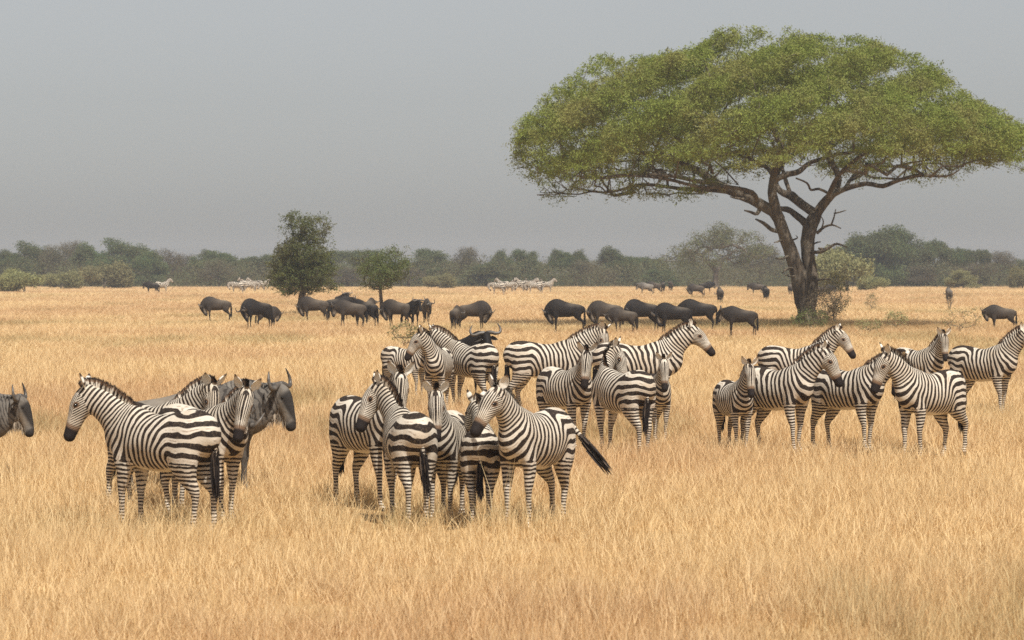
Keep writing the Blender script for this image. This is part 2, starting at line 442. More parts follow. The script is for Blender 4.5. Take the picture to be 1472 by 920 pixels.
def make_zebra_species(h, fine=True):
    sp = Species(); sp.J = ZJ; sp.lofts = zebra_lofts(); sp.parts = []
    V, Q = build_implicit(sp.lofts, h)
    at = zebra_attrs(V)
    if not fine:
        for k in ('v1',): at[k] = at[k]*.6
    sp.parts.append(['body', V, Q, None, at, None, None])
    # mane
    top = []
    for (x, z) in catmull([(.20,1.262),(.33,1.29),(.45,1.385),(.57,1.495),(.68,1.58),(.76,1.625),(.82,1.64),(.87,1.635)], 6): top.append((x, 0, z))
    top = np.array(top); n = 900 if fine else 260
    t = RNG.random(n)**.9*(len(top)-1); i = np.minimum(t.astype(int), len(top)-2); f = (t-i)[:, None]
    P = top[i]*(1-f)+top[i+1]*f; tt = t/(len(top)-1)
    tan = top[i+1]-top[i]; tan /= np.linalg.norm(tan, axis=1)[:, None]
    nor = np.stack([-tan[:, 2], np.zeros(n), tan[:, 0]], 1)
    hgt = (.015+.055*sst(tt, 0, .25))*(1-.25*sst(tt, .9, 1))*(.85+.3*RNG.random(n))+.045
    Dr = nor*hgt[:, None]+RNG.normal(size=(n, 3))*.008+tan*.02
    P = P-nor*.045+np.stack([np.zeros(n), RNG.normal(size=n)*.009, np.zeros(n)], 1)
    sv, sq, st_ = strands(P, Dr, .011 if fine else .02, side=tan*.75+np.array([0, .65, 0]))
    at = zebra_attrs(np.repeat(P, 5, 0)); at['rest'] = np.repeat(P, 5, 0)
    at['v3'][:, 1] = np.tile(np.array([0, 0, 0, 0, 1.0]), n); at['v3'][:, 2] = 0; at['v2'][:, 2] = 0; at['v2'][:, 1] = 0
    sp.parts.append(['mane', sv, sq, st_, at, [0, 1, 2, 3, 4], None])
    # tail
    P = catmull([(-.61,0,1.20),(-.69,0,1.165),(-.725,0,1.03),(-.725,0,.88),(-.72,0,.72)], 4); R = np.linspace(.04, .022, len(P))
    v, q, t_ = tube(P, R, 8)
    at = zebra_attrs(v); at['v1'][:, 0] = v[:, 2]/.04; at['v2'][:, 1:] = 0; at['v3'][:] = 0; at['v3'][:, 2] = .15
    sp.parts.append(['tail', v, q, t_, at, 'tail', None])
    n = 260 if fine else 90
    P = np.stack([-.72+RNG.normal(size=n)*.014, RNG.normal(size=n)*.014, .60+RNG.random(n)*.30], 1)
    Dr = np.stack([RNG.normal(size=n)*.017, RNG.normal(size=n)*.017, -.20-.13*RNG.random(n)], 1)
    sv, sq, st_ = strands(P, Dr, .012)
    at = zebra_attrs(sv); at['v1'][:] = 0; at['v2'][:] = 0; at['v3'][:, 1] = np.repeat(np.clip(.55+RNG.random(n)*.6, 0, 1), 5); at['v3'][:, 2] = 1
    sp.parts.append(['tuft', sv, sq, st_, at, 'tail', 'tail'])
    if fine:
        for s in (1, -1):
            v, q, U, I = ear_shape((.835,.062*s,1.60),(.815,.15*s,1.765),(.75,.45*s,.1),.044,.75)
            at = zebra_attrs(v); at['v2'][:] = 0; at['v1'][:] = 0
            at['v3'][:, 1] = np.where(I == 0, np.clip(sst(U, .76, .84)+.85*sst(U, .30, .36)*sst(-U, -.46, -.40), 0, 1), .8*sst(U, .84, .93)); at['v3'][:, 2] = 1
            sp.parts.append(['ear', v, q, None, at, [4], None])
        for s in (1, -1):
            v, q, t_ = blob((.972,.088*s,1.452),(.021,.014,.018))
            sp.parts.append(['eye', v, q, t_, None, [4], None])
    return finish_species(sp)
def wilde_lofts():
    L = []
    L.append(Loft([(.58,0,.95,.15,.10),(.50,0,.99,.27,.15),(.36,0,1.0,.355,.19),(.12,0,.955,.315,.225),(-.14,0,.925,.275,.235),
                   (-.36,0,.93,.235,.205),(-.52,0,.935,.20,.165),(-.62,0,.93,.12,.11)], [0], .05, 4))
    L.append(Loft([(.44,0,1.07,.26,.12),(.60,0,1.09,.205,.09),(.74,0,1.12,.17,.078),(.85,0,1.12,.13,.075)], [1,2,3], .07, 4))
    L.append(Loft([(.85,0,1.14,.11,.078),(.905,0,1.05,.118,.075),(.95,0,.91,.098,.058),(.975,0,.78,.078,.055),(.98,0,.72,.068,.066)], [4], .05, 4))
    for s in (1, -1):
        nm = 5 if s > 0 else 7
        L.append(Loft(mirror_leg([(.43,.13,.98,.16,.07),(.41,.13,.78,.125,.065),(.40,.12,.63,.075,.053),(.405,.115,.50,.048,.042),(.41,.11,.40,.042,.038),
              (.405,.108,.33,.028,.028),(.40,.105,.2,.023,.022),(.40,.105,.11,.03,.028),(.43,.105,.06,.025,.026),(.455,.105,.03,.04,.035),(.46,.105,0,.045,.04)], s), [0,nm,nm,nm,nm+1], .03, 3))
        nm = 9 if s > 0 else 11
        L.append(Loft(mirror_leg([(-.44,.12,.93,.20,.12),(-.43,.135,.77,.175,.095),(-.47,.125,.62,.10,.065),(-.56,.11,.50,.05,.04),(-.615,.105,.42,.042,.034),
              (-.61,.105,.34,.03,.028),(-.595,.105,.2,.024,.023),(-.59,.105,.11,.03,.028),(-.56,.105,.06,.026,.026),(-.54,.105,.03,.04,.035),(-.535,.105,0,.045,.04)], s), [0,nm,nm,nm,nm+1], .03, 3))
    return L
def wilde_attrs(X):
    x, y, z = X[:, 0], X[:, 1], X[:, 2]
    stre = sst(x, .0, .3)*sst(z, .75, .9)*sst(-x, -.95, -.8)
    hx, hz = math.cos(-1.1), math.sin(-1.1)
    s = (x-.85)*hx+(z-1.14)*hz; nr = (x-.85)*(-hz)+(z-1.14)*hx
    head = sst(x, .82, .9)*sst(s, 0, .08)
    dark = head*np.maximum(sst(nr, -.02, .03), sst(s, .36, .42))*.9
    dark = np.maximum(dark, sst(-z, -.5, -.35)*.35)
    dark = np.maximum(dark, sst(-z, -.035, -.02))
    light = .22*sst(z-.9, .1, .3)*sst(-x, -.1, .3)  # paler back: a sunlit sheen put into the coat colour
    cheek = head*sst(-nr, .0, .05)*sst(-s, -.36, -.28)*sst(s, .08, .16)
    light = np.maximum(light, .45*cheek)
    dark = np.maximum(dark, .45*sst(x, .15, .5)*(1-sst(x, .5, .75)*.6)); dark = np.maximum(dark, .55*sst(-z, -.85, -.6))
    return dict(v3=np.stack([stre, dark, light], 1), rest=X)
def make_wilde_species(h, fine=True):
    sp = Species(); sp.J = WJ; sp.lofts = wilde_lofts(); sp.parts = []
    V, Q = build_implicit(sp.lofts, h)
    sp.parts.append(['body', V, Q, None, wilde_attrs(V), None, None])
    def A(v, s, d, l):
        return dict(v3=np.tile(np.array([s, d, l], float), (len(v), 1)), rest=v)
    # mane: lank black hair along the neck
    top = catmull([(.25,0,1.315),(.42,0,1.315),(.56,0,1.29),(.70,0,1.27),(.82,0,1.24)], 6); n = 600 if fine else 160
    t = RNG.random(n)*(len(top)-1.001); i = t.astype(int); f = (t-i)[:, None]; P = top[i]*(1-f)+top[i+1]*f
    sg = np.sign(RNG.normal(size=n)); P[:, 2] -= .012
    P[:, 1] += sg*RNG.random(n)*.02
    Dr = np.stack([RNG.normal(size=n)*.02-.02, sg*(.05+.035*RNG.random(n)), .035-.10*RNG.random(n)], 1)
    v, q, t_ = strands(P, Dr, .009 if fine else .02); sp.parts.append(['mane', v, q, t_, A(v, 0, .92, 0), [0,1,2,3,4], None])
    # beard
    bt = catmull([(.60,0,.935),(.70,0,.985),(.80,0,1.0),(.87,0,.97),(.93,0,.90)], 6); n = 420 if fine else 140
    t = RNG.random(n)*(len(bt)-1.001); i = t.astype(int); f = (t-i)[:, None]; P = bt[i]*(1-f)+bt[i+1]*f
    P[:, 1] += RNG.normal(size=n)*.012; P[:, 2] += .03
    Dr = np.stack([RNG.normal(size=n)*.02-.02, RNG.normal(size=n)*.015, -(.16+.14*RNG.random(n))], 1)
    v, q, t_ = strands(P, Dr, .009 if fine else .02); at = A(v, 0, 0, .55); at['v3'][:, 2] = np.repeat(.25+.7*RNG.random(n), 5)
    sp.parts.append(['beard', v, q, t_, at, [2,3,4], None])
    # tail
    P = catmull([(-.64,0,1.06),(-.71,0,1.02),(-.74,0,.9),(-.73,0,.74)], 4)
    v, q, t_ = tube(P, np.linspace(.028, .014, len(P)), 7)
    n = 240 if fine else 70
    P = np.stack([-.73+RNG.normal(size=n)*.01, RNG.normal(size=n)*.01, .50+RNG.random(n)*.42], 1)
    Dr = np.stack([RNG.normal(size=n)*.025, RNG.normal(size=n)*.025, -.22-.1*RNG.random(n)], 1)
    sv, sq, st_ = strands(P, Dr, .011)
    sp.parts.append(['tail', v, q, t_, A(v, 0, .6, 0), 'tail', None])
    sp.parts.append(['tuft', sv, sq, st_, A(sv, 0, .95, 0), 'tail', 'tail'])
    for s in (1, -1):
        P = catmull([(.86,.02*s,1.235),(.875,.10*s,1.235),(.885,.20*s,1.20),(.885,.275*s,1.22),(.875,.295*s,1.30),(.865,.265*s,1.38),(.86,.235*s,1.425)], 4)
        R = np.interp(np.linspace(0, 1, len(P)), [0,.3,.7,1], [.045,.034,.02,.004])
        sp.parts.append(['horn', *tube(P, R, 8), None, [4], None])
    for s in (1, -1):
        v, q, U, I = ear_shape((.83,.07*s,1.16),(.80,.23*s,1.10),(.6,.1*s,-.1),.032,.6)
        sp.parts.append(['ear', v, q, None, A(v, 0, .25, .1), [4], None])
    if fine:
        for s in (1, -1):
            v, q, t_ = blob((.93,.072*s,1.08),(.016,.012,.015)); sp.parts.append(['eye', v, q, t_, None, [4], None])
    return finish_species(sp)
def finish_species(sp):
    for p in sp.parts:
        if p[5] == 'tail':
            W = np.zeros((len(p[1]), 14)); W[:, 13] = 1
            # bend along the tail: upper part keeps to the rump
        elif p[0] in ('ear', 'eye', 'horn'):
            W = np.zeros((len(p[1]), 14)); W[:, 4] = 1
        elif p[0] in ('mane', 'beard'):
            # one blade bends as one: weights of its root
            P = p[4]['rest'] if p[0] == 'mane' and 'v1' in p[4] else np.repeat(p[1].reshape(-1, 5, 3)[:, 0], 5, 0)
            W = weights(sp, P, p[5])
        else: W = weights(sp, p[1], p[5])
        p.append(W)
    return sp
def rotm(yaw, pitch, roll=0.0):
    """yaw about z (ccw), pitch about y (positive nods down), roll about x; degrees"""
    return np.array((Matrix.Rotation(yaw*D2R, 3, 'Z') @ Matrix.Rotation(pitch*D2R, 3, 'Y') @ Matrix.Rotation(roll*D2R, 3, 'X')))
def pose_mats(sp, pose):
    R = {k: np.eye(3) for k in range(14)}
    ny, npit = pose.get('neck', (0, 0)); hy, hp = pose.get('head', (0, 0)); hr = pose.get('roll', 0)
    for k, f, g in ((1, .32, .40), (2, .34, .30), (3, .34, .30)): R[k] = rotm(ny*f, npit*g)
    # the head nods about its own sideways axis
    R[4] = rotm(hy, 0) @ rotm(0, hp, hr)
    R[1] = rotm(ny*.32, 0) @ rotm(0, npit*.4)
    lg = pose.get('legs', (0,)*8)
    for i, k in enumerate((5, 6, 7, 8, 9, 10, 11, 12)): R[k] = rotm(0, lg[i])
    ts, tl = pose.get('tail', (0, 0)); R[13] = rotm(0, tl, ts)
    M = {0: np.eye(4)}
    for k in range(1, 14):
        j = np.array(sp.J[k]); T = np.eye(4); T[:3, :3] = R[k]; T[:3, 3] = j-R[k]@j
        M[k] = M[PARENT[k]]@T
    return M
def deform(V, W, M):
    H = np.concatenate([V, np.ones((len(V), 1))], 1); out = np.zeros_like(V)
    for k in range(14):
        w = W[:, k]
        if w.max() > 1e-4: out += w[:, None]*(H@M[k].T)[:, :3]
    return out
MATS = {}
PART_MAT = {'horn': 'horn', 'eye': 'eye'}
def build_animal(sp, kind, coatmat, pose, scale, loc, yaw, coat, skip=()):
    M = pose_mats(sp, pose); root = None; made = {}
    for name, V, Q, T, at, _, par, W in sp.parts:
        if name in skip: continue
        v = deform(V, W, M)
        m = MATS[PART_MAT.get(name, coatmat)]
        me = mesh_np(kind+'_'+name, v, Q, T, at, m)
        if name == 'body':
            root = bpy.data.objects.new(kind, None); COL.objects.link(root); root.empty_display_size = .3
            o = obj('body', me, root)
        else:
            o = obj(name, me, made.get(par, root) if par else root)
        o['coat'] = coat; made[name] = o
    root.location = loc; root.rotation_euler = (0, 0, yaw*D2R); root.scale = (scale,)*3
    return root
# ------------------------------------------------------------------ materials of the place
MATS['zebra'] = zebra_mat(); MATS['wilde'] = wilde_mat()
MATS['horn'] = simple_mat('horn_keratin', (.06, .052, .045), .4, .4, (.13, .11, .09), 12)
MATS['eye'] = simple_mat('eye_black', (.01, .008, .006), .12, .5)
def ground_mat():
    b = NB('dry_savanna_soil'); p = b.n('ShaderNodeNewGeometry').outputs['Position']
    n1 = b.noise(p, .08, 3.0); n2 = b.noise(p, 1.7, 5.0, .65); n3 = b.noise(p, 14.0, 4.0, .7)
    c = b.mix(b.sstep(n1, .35, .65), (.42, .27, .125), (.47, .31, .15))
    c = b.mix(b.sstep(n2, .4, .7), c, (.33, .205, .095))
    c = b.mix(b.mul(b.sstep(n3, .45, .75), .6), c, (.54, .38, .19))
    b.principled(c, .95, .05); return b.m
def grass_mat():
    b = NB('dry_grass')
    t = b.attr('tint', 'INSTANCER').outputs['Fac']; g = b.attr('green', 'INSTANCER').outputs['Fac']
    u = b.attr('u').outputs['Fac']; r = b.attr('bl').outputs['Fac']
    c = b.mix(t, (.76, .55, .28), (.60, .375, .185))
    c = b.mix(b.mul(r, .55), c, (.86, .70, .46))
    c = b.mix(b.mul(b.sstep(r, .0, .3, 1.0, 0.0), .5), c, (.37, .22, .10))
    c = b.mix(b.mul(g, b.sstep(r, .1, .7)), c, (.17, .18, .07))
    b.leafy(c, .25); return b.m
def leaf_mat(name, c1, c2, c3, trans=.3, sc=.35):
    b = NB(name); p = b.n('ShaderNodeTexCoord').outputs['Object']
    r = b.attr('tint').outputs['Fac']; n = b.noise(p, sc, 3.0)
    c = b.mix(r, c1, c2)
    c = b.mix(b.mul(b.sstep(n, .42, .68), .75), c, c3)
    rr = b.objrand()
    h = b.n('ShaderNodeHueSaturation'); b.put(h.inputs['Color'], c); b.put(h.inputs['Value'], b.add(.82, b.mul(rr, .36))); b.put(h.inputs['Hue'], b.add(.485, b.mul(rr, .03)))
    b.leafy(h.outputs[0], trans); return b.m
def bark_mat():
    b = NB('acacia_bark'); tc = b.n('ShaderNodeTexCoord').outputs['Object']
    mp = b.n('ShaderNodeMapping'); b.put(mp.inputs[0], tc); mp.inputs['Scale'].default_value = (1, 1, .25)
    n1 = b.noise(mp.outputs[0], 6.0, 5.0, .7); n2 = b.noise(tc, .9, 3.0)
    c = b.mix(b.sstep(n1, .35, .65), (.045, .036, .028), (.16, .13, .098))
    c = b.mix(b.mul(b.sstep(n2, .5, .68), .6), c, (.25, .22, .175))
    bm = b.n('ShaderNodeBump'); bm.inputs['Strength'].default_value = .9; bm.inputs['Distance'].default_value = .08; b.put(bm.inputs['Height'], n1)
    b.principled(c, .9, .1, Normal=bm.outputs[0]); return b.m
MATS['ground'] = ground_mat(); MATS['grass'] = grass_mat(); MATS['bark'] = bark_mat()
MATS['leaf_acacia'] = leaf_mat('acacia_leaves', (.165, .20, .042), (.28, .305, .08), (.26, .235, .09), .32, .45)
MATS['leaf_dark'] = leaf_mat('dark_thorn_leaves', (.09, .12, .042), (.17, .20, .075), (.16, .155, .075), .25, .5)
MATS['leaf_far'] = leaf_mat('woodland_leaves', (.075, .105, .045), (.135, .17, .072), (.15, .14, .085), .25, .12)
MATS['leaf_brown'] = leaf_mat('brown_twigs', (.105, .09, .06), (.16, .135, .09), (.11, .11, .06), .2, .3)
MATS['leaf_olive'] = leaf_mat('olive_leaves', (.23, .225, .10), (.34, .32, .16), (.20, .20, .09), .3, .5)
MATS['twig'] = simple_mat('dry_twigs', (.16, .12, .08), .9, .1, (.25, .19, .13), 3)

# ------------------------------------------------------------------ ground
def build_ground():
    ys = np.concatenate([np.linspace(-120, 20, 15), np.linspace(24, 640, 310), np.linspace(660, 1480, 30)])
    xs = np.concatenate([np.linspace(-690, -130, 20), np.linspace(-120, 120, 121), np.linspace(130, 690, 20)])
    X, Y = np.meshgrid(xs, ys); Z = ground(Y)
    V = np.stack([X, Y, Z], -1).reshape(-1, 3); nx, ny = len(xs), len(ys)
    i = np.arange(ny-1)[:, None]*nx; j = np.arange(nx-1)[None]
    Q = np.stack([i+j, i+j+1, i+nx+j+1, i+nx+j], -1).reshape(-1, 4)
    o = obj('ground', mesh_np('ground', V, Q, None, None, MATS['ground'])); tag(o, kind='structure')
build_ground()

# ------------------------------------------------------------------ grass
def clump(name, nb, rad, h0, h1, w, lean, seed):
    rg = np.random.default_rng(seed)
    r = rad*np.sqrt(rg.random(nb)); a = rg.random(nb)*6.283
    P = np.stack([r*np.cos(a), r*np.sin(a), np.full(nb, -.02)], 1)
    h = h0+(h1-h0)*rg.random(nb)**1.4
    az = rg.random(nb)*6.283; ln = lean*(.25+rg.random(nb))*h
    dx, dy = np.cos(az)*ln, np.sin(az)*ln
    sa = rg.random(nb)*6.283; S = np.stack([np.cos(sa), np.sin(sa), np.zeros(nb)], 1)*(w*(.6+.8*rg.random(nb)))[:, None]
    M = P+np.stack([dx*.3, dy*.3, h*.55], 1); T = P+np.stack([dx, dy, h], 1)
    V = np.stack([P-S, P+S, M+S*.75, M-S*.75, T], 1).reshape(-1, 3)
    b = np.arange(nb)[:, None]*5
    me = mesh_np(name, V, b+np.array([[0, 1, 2, 3]]), b+np.array([[3, 2, 4]]),
                 dict(u=np.tile([0, 0, .55, .55, 1.], nb), bl=np.repeat(rg.random(nb), 5)), MATS['grass'])
    return bpy.data.objects.new(name, me)
def vnoise(x, y, s, seed):
    rg = np.random.default_rng(seed); G = rg.random((256, 256))
    def L(a, b): 
        i = np.floor(a).astype(int); j = np.floor(b).astype(int); f = a-i; g = b-j; f = f*f*(3-2*f); g = g*g*(3-2*g)
        q = lambda p, r: G[p % 256, r % 256]
        return (q(i, j)*(1-f)+q(i+1, j)*f)*(1-g)+(q(i, j+1)*(1-f)+q(i+1, j+1)*f)*g
    return .6*L(x/s, y/s)+.28*L(x/s*2.3+7, y/s*2.3)+.12*L(x/s*5.1+3, y/s*5.1)
GREEN_AND_SHADE = []      # (x, y, rx, ry, amount, extra height); patches under trees paint their shade
def build_grass():
    c = bpy.data.collections.new('grass_tufts')
    defs = [(44, .17, .10, .34, .0032, .45), (40, .15, .16, .40, .003, .6), (50, .18, .06, .24, .0034, .7), (36, .14, .12, .36, .003, .4), (46, .2, .08, .28, .0034, .9)]
    for i, d in enumerate(defs): c.objects.link(clump('grass_tuft_%d' % i, *d, 100+i))
    c.objects.link(clump('grass_tuft_5', 9, .12, .42, .66, .0026, .35, 120))        # a few tall seed stalks
    pts = []
    bands = [(22, 34, 26), (34, 48, 18), (48, 70, 12), (70, 110, 7), (110, 180, 3.6), (180, 300, 2.0), (300, 545, 1.0)]
    for a, b, dens in bands:
        wfac = .175
        area = wfac*(b*b-a*a)+6*(b-a); n = int(area*dens)
        y = np.sqrt(RNG.random(n)*(b*b-a*a)+a*a); x = (RNG.random(n)*2-1)*(wfac*y+3)
        w = np.full(n, 1.0+max(0, (a-22))/70.0); pts.append(np.stack([x, y, w], 1))
    P = np.concatenate(pts); x, y, w = P.T
    n1 = vnoise(x, y*.5, 9.0, 1); n2 = vnoise(x, y*.45, 2.2, 2); n3 = vnoise(x+50, y*.3, 24.0, 3)
    keep = RNG.random(len(x)) < np.clip(.62+1.3*(n2-.28), .45, 1)
    x, y, w, n1, n2, n3 = [q[keep] for q in (x, y, w, n1, n2, n3)]
    N = len(x)
    hs = (.62+.75*n2)*(.8+.4*RNG.random(N))*np.interp(y, [22, 40, 52, 75, 120, 300], [1.0, 1.0, 1.1, 1.15, .85, .9])
    tint = np.clip(.5+3.0*(n1-.5)+1.8*(n3-.5)+.25*RNG.normal(size=N), 0, 1)
    green = np.clip((vnoise(x+9, y*.35, 5.0, 5)-.60)*4, 0, .5)
    for gx, gy, rx, ry, am, eh in GREEN_AND_SHADE:
        q = np.exp(-(((x-gx)/rx)**2+((y-gy)/ry)**2)*1.5)*(.6+.8*n2)
        green = np.maximum(green, q*am); hs *= 1+eh*q
    idx = RNG.choice(6, N, p=[.2, .18, .24, .2, .15, .03])
    idx = np.where(y < 40, np.where(idx == 5, np.where(RNG.random(N) < .5, 5, 2), idx), idx)
    V = np.stack([x, y, ground(y)], 1)
    me = mesh_np('grass', V)
    rot = RNG.random(N)*6.283
    me.attributes.new('rotz', 'FLOAT', 'POINT').data.foreach_set('value', rot.astype(np.float32))
    me.attributes.new('tint', 'FLOAT', 'POINT').data.foreach_set('value', tint.astype(np.float32))
    me.attributes.new('green', 'FLOAT', 'POINT').data.foreach_set('value', green.astype(np.float32))
    me.attributes.new('idx', 'INT', 'POINT').data.foreach_set('value', idx.astype(np.int32))
    sc = np.stack([w, w, hs], 1).astype(np.float32)
    me.attributes.new('scl', 'FLOAT_VECTOR', 'POINT').data.foreach_set('vector', sc.ravel())
    ng = bpy.data.node_groups.new('scatter_grass', 'GeometryNodeTree')
    ng.interface.new_socket('Geometry', in_out='INPUT', socket_type='NodeSocketGeometry'); ng.interface.new_socket('Geometry', in_out='OUTPUT', socket_type='NodeSocketGeometry')
    gi = ng.nodes.new('NodeGroupInput'); go = ng.nodes.new('NodeGroupOutput')
    ci = ng.nodes.new('GeometryNodeCollectionInfo'); ci.inputs['Collection'].default_value = c; ci.inputs['Separate Children'].default_value = True; ci.inputs['Reset Children'].default_value = True
    ip = ng.nodes.new('GeometryNodeInstanceOnPoints'); ip.inputs['Pick Instance'].default_value = True
    def na(nm, t):
        q = ng.nodes.new('GeometryNodeInputNamedAttribute'); q.data_type = t; q.inputs['Name'].default_value = nm; return q.outputs['Attribute']
    cx = ng.nodes.new('ShaderNodeCombineXYZ'); ng.links.new(na('rotz', 'FLOAT'), cx.inputs[2])
    er = ng.nodes.new('FunctionNodeEulerToRotation'); ng.links.new(cx.outputs[0], er.inputs[0])
    ng.links.new(gi.outputs[0], ip.inputs['Points']); ng.links.new(ci.outputs[0], ip.inputs['Instance'])
    ng.links.new(na('idx', 'INT'), ip.inputs['Instance Index']); ng.links.new(er.outputs[0], ip.inputs['Rotation'])
    ng.links.new(na('scl', 'FLOAT_VECTOR'), ip.inputs['Scale']); ng.links.new(ip.outputs[0], go.inputs[0])
    o = obj('grass', me); md = o.modifiers.new('scatter', 'NODES'); md.node_group = ng
    tag(o, kind='stuff'); o['label'] = 'tall dry golden grass covering the whole plain'; o['category'] = 'grass'
    print('grass tufts', N)

# ------------------------------------------------------------------ trees
class Branches:
    def __init__(s): s.p = []; s.par = []; s.r = []
    def add(s, p, par, r=0.0):
        s.p.append(np.array(p, float)); s.par.append(par); s.r.append(r); return len(s.p)-1
    def line(s, P, R, par, n=3):
        """hand-drawn limb; returns node indices"""
        Q = catmull(np.concatenate([np.asarray(P, float), np.asarray(R, float)[:, None]], 1), n); out = []
        for k, q in enumerate(Q):
            if k == 0 and par is not None: out.append(par); continue
            par = s.add(q[:3], -1 if par is None else par, q[3]); out.append(par)
        return out
    def grow(s, targets, step, rg, wob=.15, droop=0.0, minr=0.0, rise=.25, free=0):
        P = np.array(s.p); order = np.argsort(np.linalg.norm(targets-P[free:].mean(0), axis=1))
        buf = np.zeros((len(P)+len(targets)*14, 3)); m = len(P); buf[:m] = P
        ends = []
        for t in targets[order]:
            dv = buf[free:m]-t; d = np.linalg.norm(dv, axis=1)+np.maximum(dv[:, 2], 0)*.6
            j = int(np.argmin(d))+free; p0 = buf[j].copy(); L = np.linalg.norm(t-p0); k = max(1, min(12, int(L/step)))
            par = j; side = rg.normal(size=3)*wob*L*.35
            for q in range(1, k+1):
                f = q/k; p = p0+(t-p0)*f+side*math.sin(f*math.pi)*1.0+rg.normal(size=3)*wob*step*.5*(f < 1)
                p[2] += rise*L*math.sin(f*math.pi)*.35-droop*f*f*L*.2
                if m >= len(buf): break
                par = s.add(p, par); buf[m] = p; m += 1
            ends.append(par)
        return ends
    def radii(s, tip, ex=.5):
        n = len(s.p); cnt = np.zeros(n)
        ch = [0]*n
        for i in range(n-1, -1, -1):
            if ch[i] == 0: cnt[i] += 1
            if s.par[i] >= 0: cnt[s.par[i]] += cnt[i]; ch[s.par[i]] += 1
        s.R = np.array([max(tip*c**ex, r) if r == 0 else r for c, r in zip(cnt, s.r)])
        for i in range(n):
            if s.par[i] >= 0: s.R[i] = min(s.R[i], s.R[s.par[i]]*1.0) if s.r[i] == 0 else s.R[i]
        s.cnt = cnt
    def mesh(s, sides=5, maxr=None, minr=0, flare=None):
        n = len(s.p); kids = [[] for _ in range(n)]
        for i, p in enumerate(s.par):
            if p >= 0: kids[p].append(i)
        used = [False]*n; parts = []
        def chain(start, first):
            c = [start, first] if start >= 0 else [first]
            i = first
            while kids[i]:
                k = max(kids[i], key=lambda q: (s.r[q] > 0, s.cnt[q])); 
                c.append(k); i = k
            return c
        main = {}
        stack = []
        for i in range(n):
            if s.par[i] < 0: stack.append((-1, i))
        while stack:
            st, f = stack.pop(); c = chain(st, f)
            if len(c) < 2: continue
            P = np.array([s.p[i] for i in c]); R = np.array([s.R[i] for i in c], float)
            if st >= 0: R[0] = min(R[1]*1.15, s.R[st])
            ns = sides+3 if R[0] > .12 else sides
            ns = 14 if R[0] > .3 else ns
            v, q, t = tube(P, R, ns)
            if R[0] > .12:
                nn = RNG.normal(size=(len(P), ns))*.04
                nn = (nn+np.roll(nn, 1, 0)+np.roll(nn, 1, 1))
                ctr = np.repeat(P, ns, 0); v[:len(P)*ns] = ctr+(v[:len(P)*ns]-ctr)*(1+nn.reshape(-1, 1))
            parts.append((v, q, t))
            seen = c[1:] if st >= 0 else c
            for a, i in enumerate(seen):
                nx = seen[a+1] if a+1 < len(seen) else -1
                for k in kids[i]:
                    if k != nx: stack.append((i, k))
        return merge(parts)
def leaves(centers, n_per, spread, size, rg, flat=.6, droop=.0, ratio=.35):
    """many small leaf quads scattered round the twig ends"""
    C = np.repeat(centers, n_per, 0); n = len(C)
    off = np.clip(rg.normal(size=(n, 3)), -1.5, 1.5)*np.array([spread, spread, spread*flat])
    C = C+off; C[:, 2] -= droop*np.abs(rg.normal(size=n))*spread
    a = rg.normal(size=(n, 3)); a[:, 2] = a[:, 2]*.6-droop*.6; a /= np.linalg.norm(a, axis=1)[:, None]
    b = np.cross(a, rg.normal(size=(n, 3))); b /= np.linalg.norm(b, axis=1)[:, None]+1e-9
    L = size*(.6+.8*rg.random(n))[:, None]; W = L*ratio
    V = np.stack([C-a*L-b*W*.5, C-a*L*.1+b*W, C+a*L+b*W*.2, C+a*L*.2-b*W], 1).reshape(-1, 3)
    tint = np.repeat(np.clip(.5+.35*rg.normal(size=n), 0, 1), 4)
    return V, np.arange(n*4).reshape(-1, 4), tint

def sprays(centers, n_sp, length, n_leaf, size, rg, up=.35, droop=.9, ratio=.3, wid=.07):
    """feathery hanging twigs set with small leaves: soft, ragged outlines"""
    C = np.repeat(centers, n_sp, 0); n = len(C)
    d = rg.normal(size=(n, 3)); d[:, 2] = np.abs(d[:, 2])*.5+up*(rg.random(n)-.2); d /= np.linalg.norm(d, axis=1)[:, None]
    L = length*(.5+.8*rg.random(n))
    t = rg.random((n, n_leaf))**.8
    P = C[:, None]+d[:, None]*(L[:, None]*t)[..., None]
    P[..., 2] -= droop*(L[:, None]*t*t)*.75
    P = P+rg.normal(size=P.shape)*wid
    P = P.reshape(-1, 3); m = len(P)
    a = np.repeat(d, n_leaf, 0)+rg.normal(size=(m, 3))*.8; a[:, 2] -= droop*.7; a /= np.linalg.norm(a, axis=1)[:, None]
    b = np.cross(a, rg.normal(size=(m, 3))); b /= np.linalg.norm(b, axis=1)[:, None]+1e-9
    l = size*(.6+.8*rg.random(m))[:, None]; w = l*ratio
    V = np.stack([P-a*l-b*w*.5, P-a*l*.1+b*w, P+a*l+b*w*.2, P+a*l*.2-b*w], 1).reshape(-1, 3)
    tint = np.repeat(np.clip(np.repeat(.5+.3*rg.normal(size=n), n_leaf)+.15*rg.normal(size=m), 0, 1), 4)
    return V, np.arange(m*4).reshape(-1, 4), tint
def root_at(kind, px, D, label, cat, group=None, scale=1.0, rz=0.0):
    o = bpy.data.objects.new(kind, None); COL.objects.link(o); o.empty_display_size = .5
    o.location = (wx(px, D), D, ground(D)); o.rotation_euler = (0, 0, rz*D2R)
    o.scale = scale if isinstance(scale, tuple) else (scale,)*3
    return tag(o, label, cat, group)
def dist_row(row): return dist_top(row, 0.0)

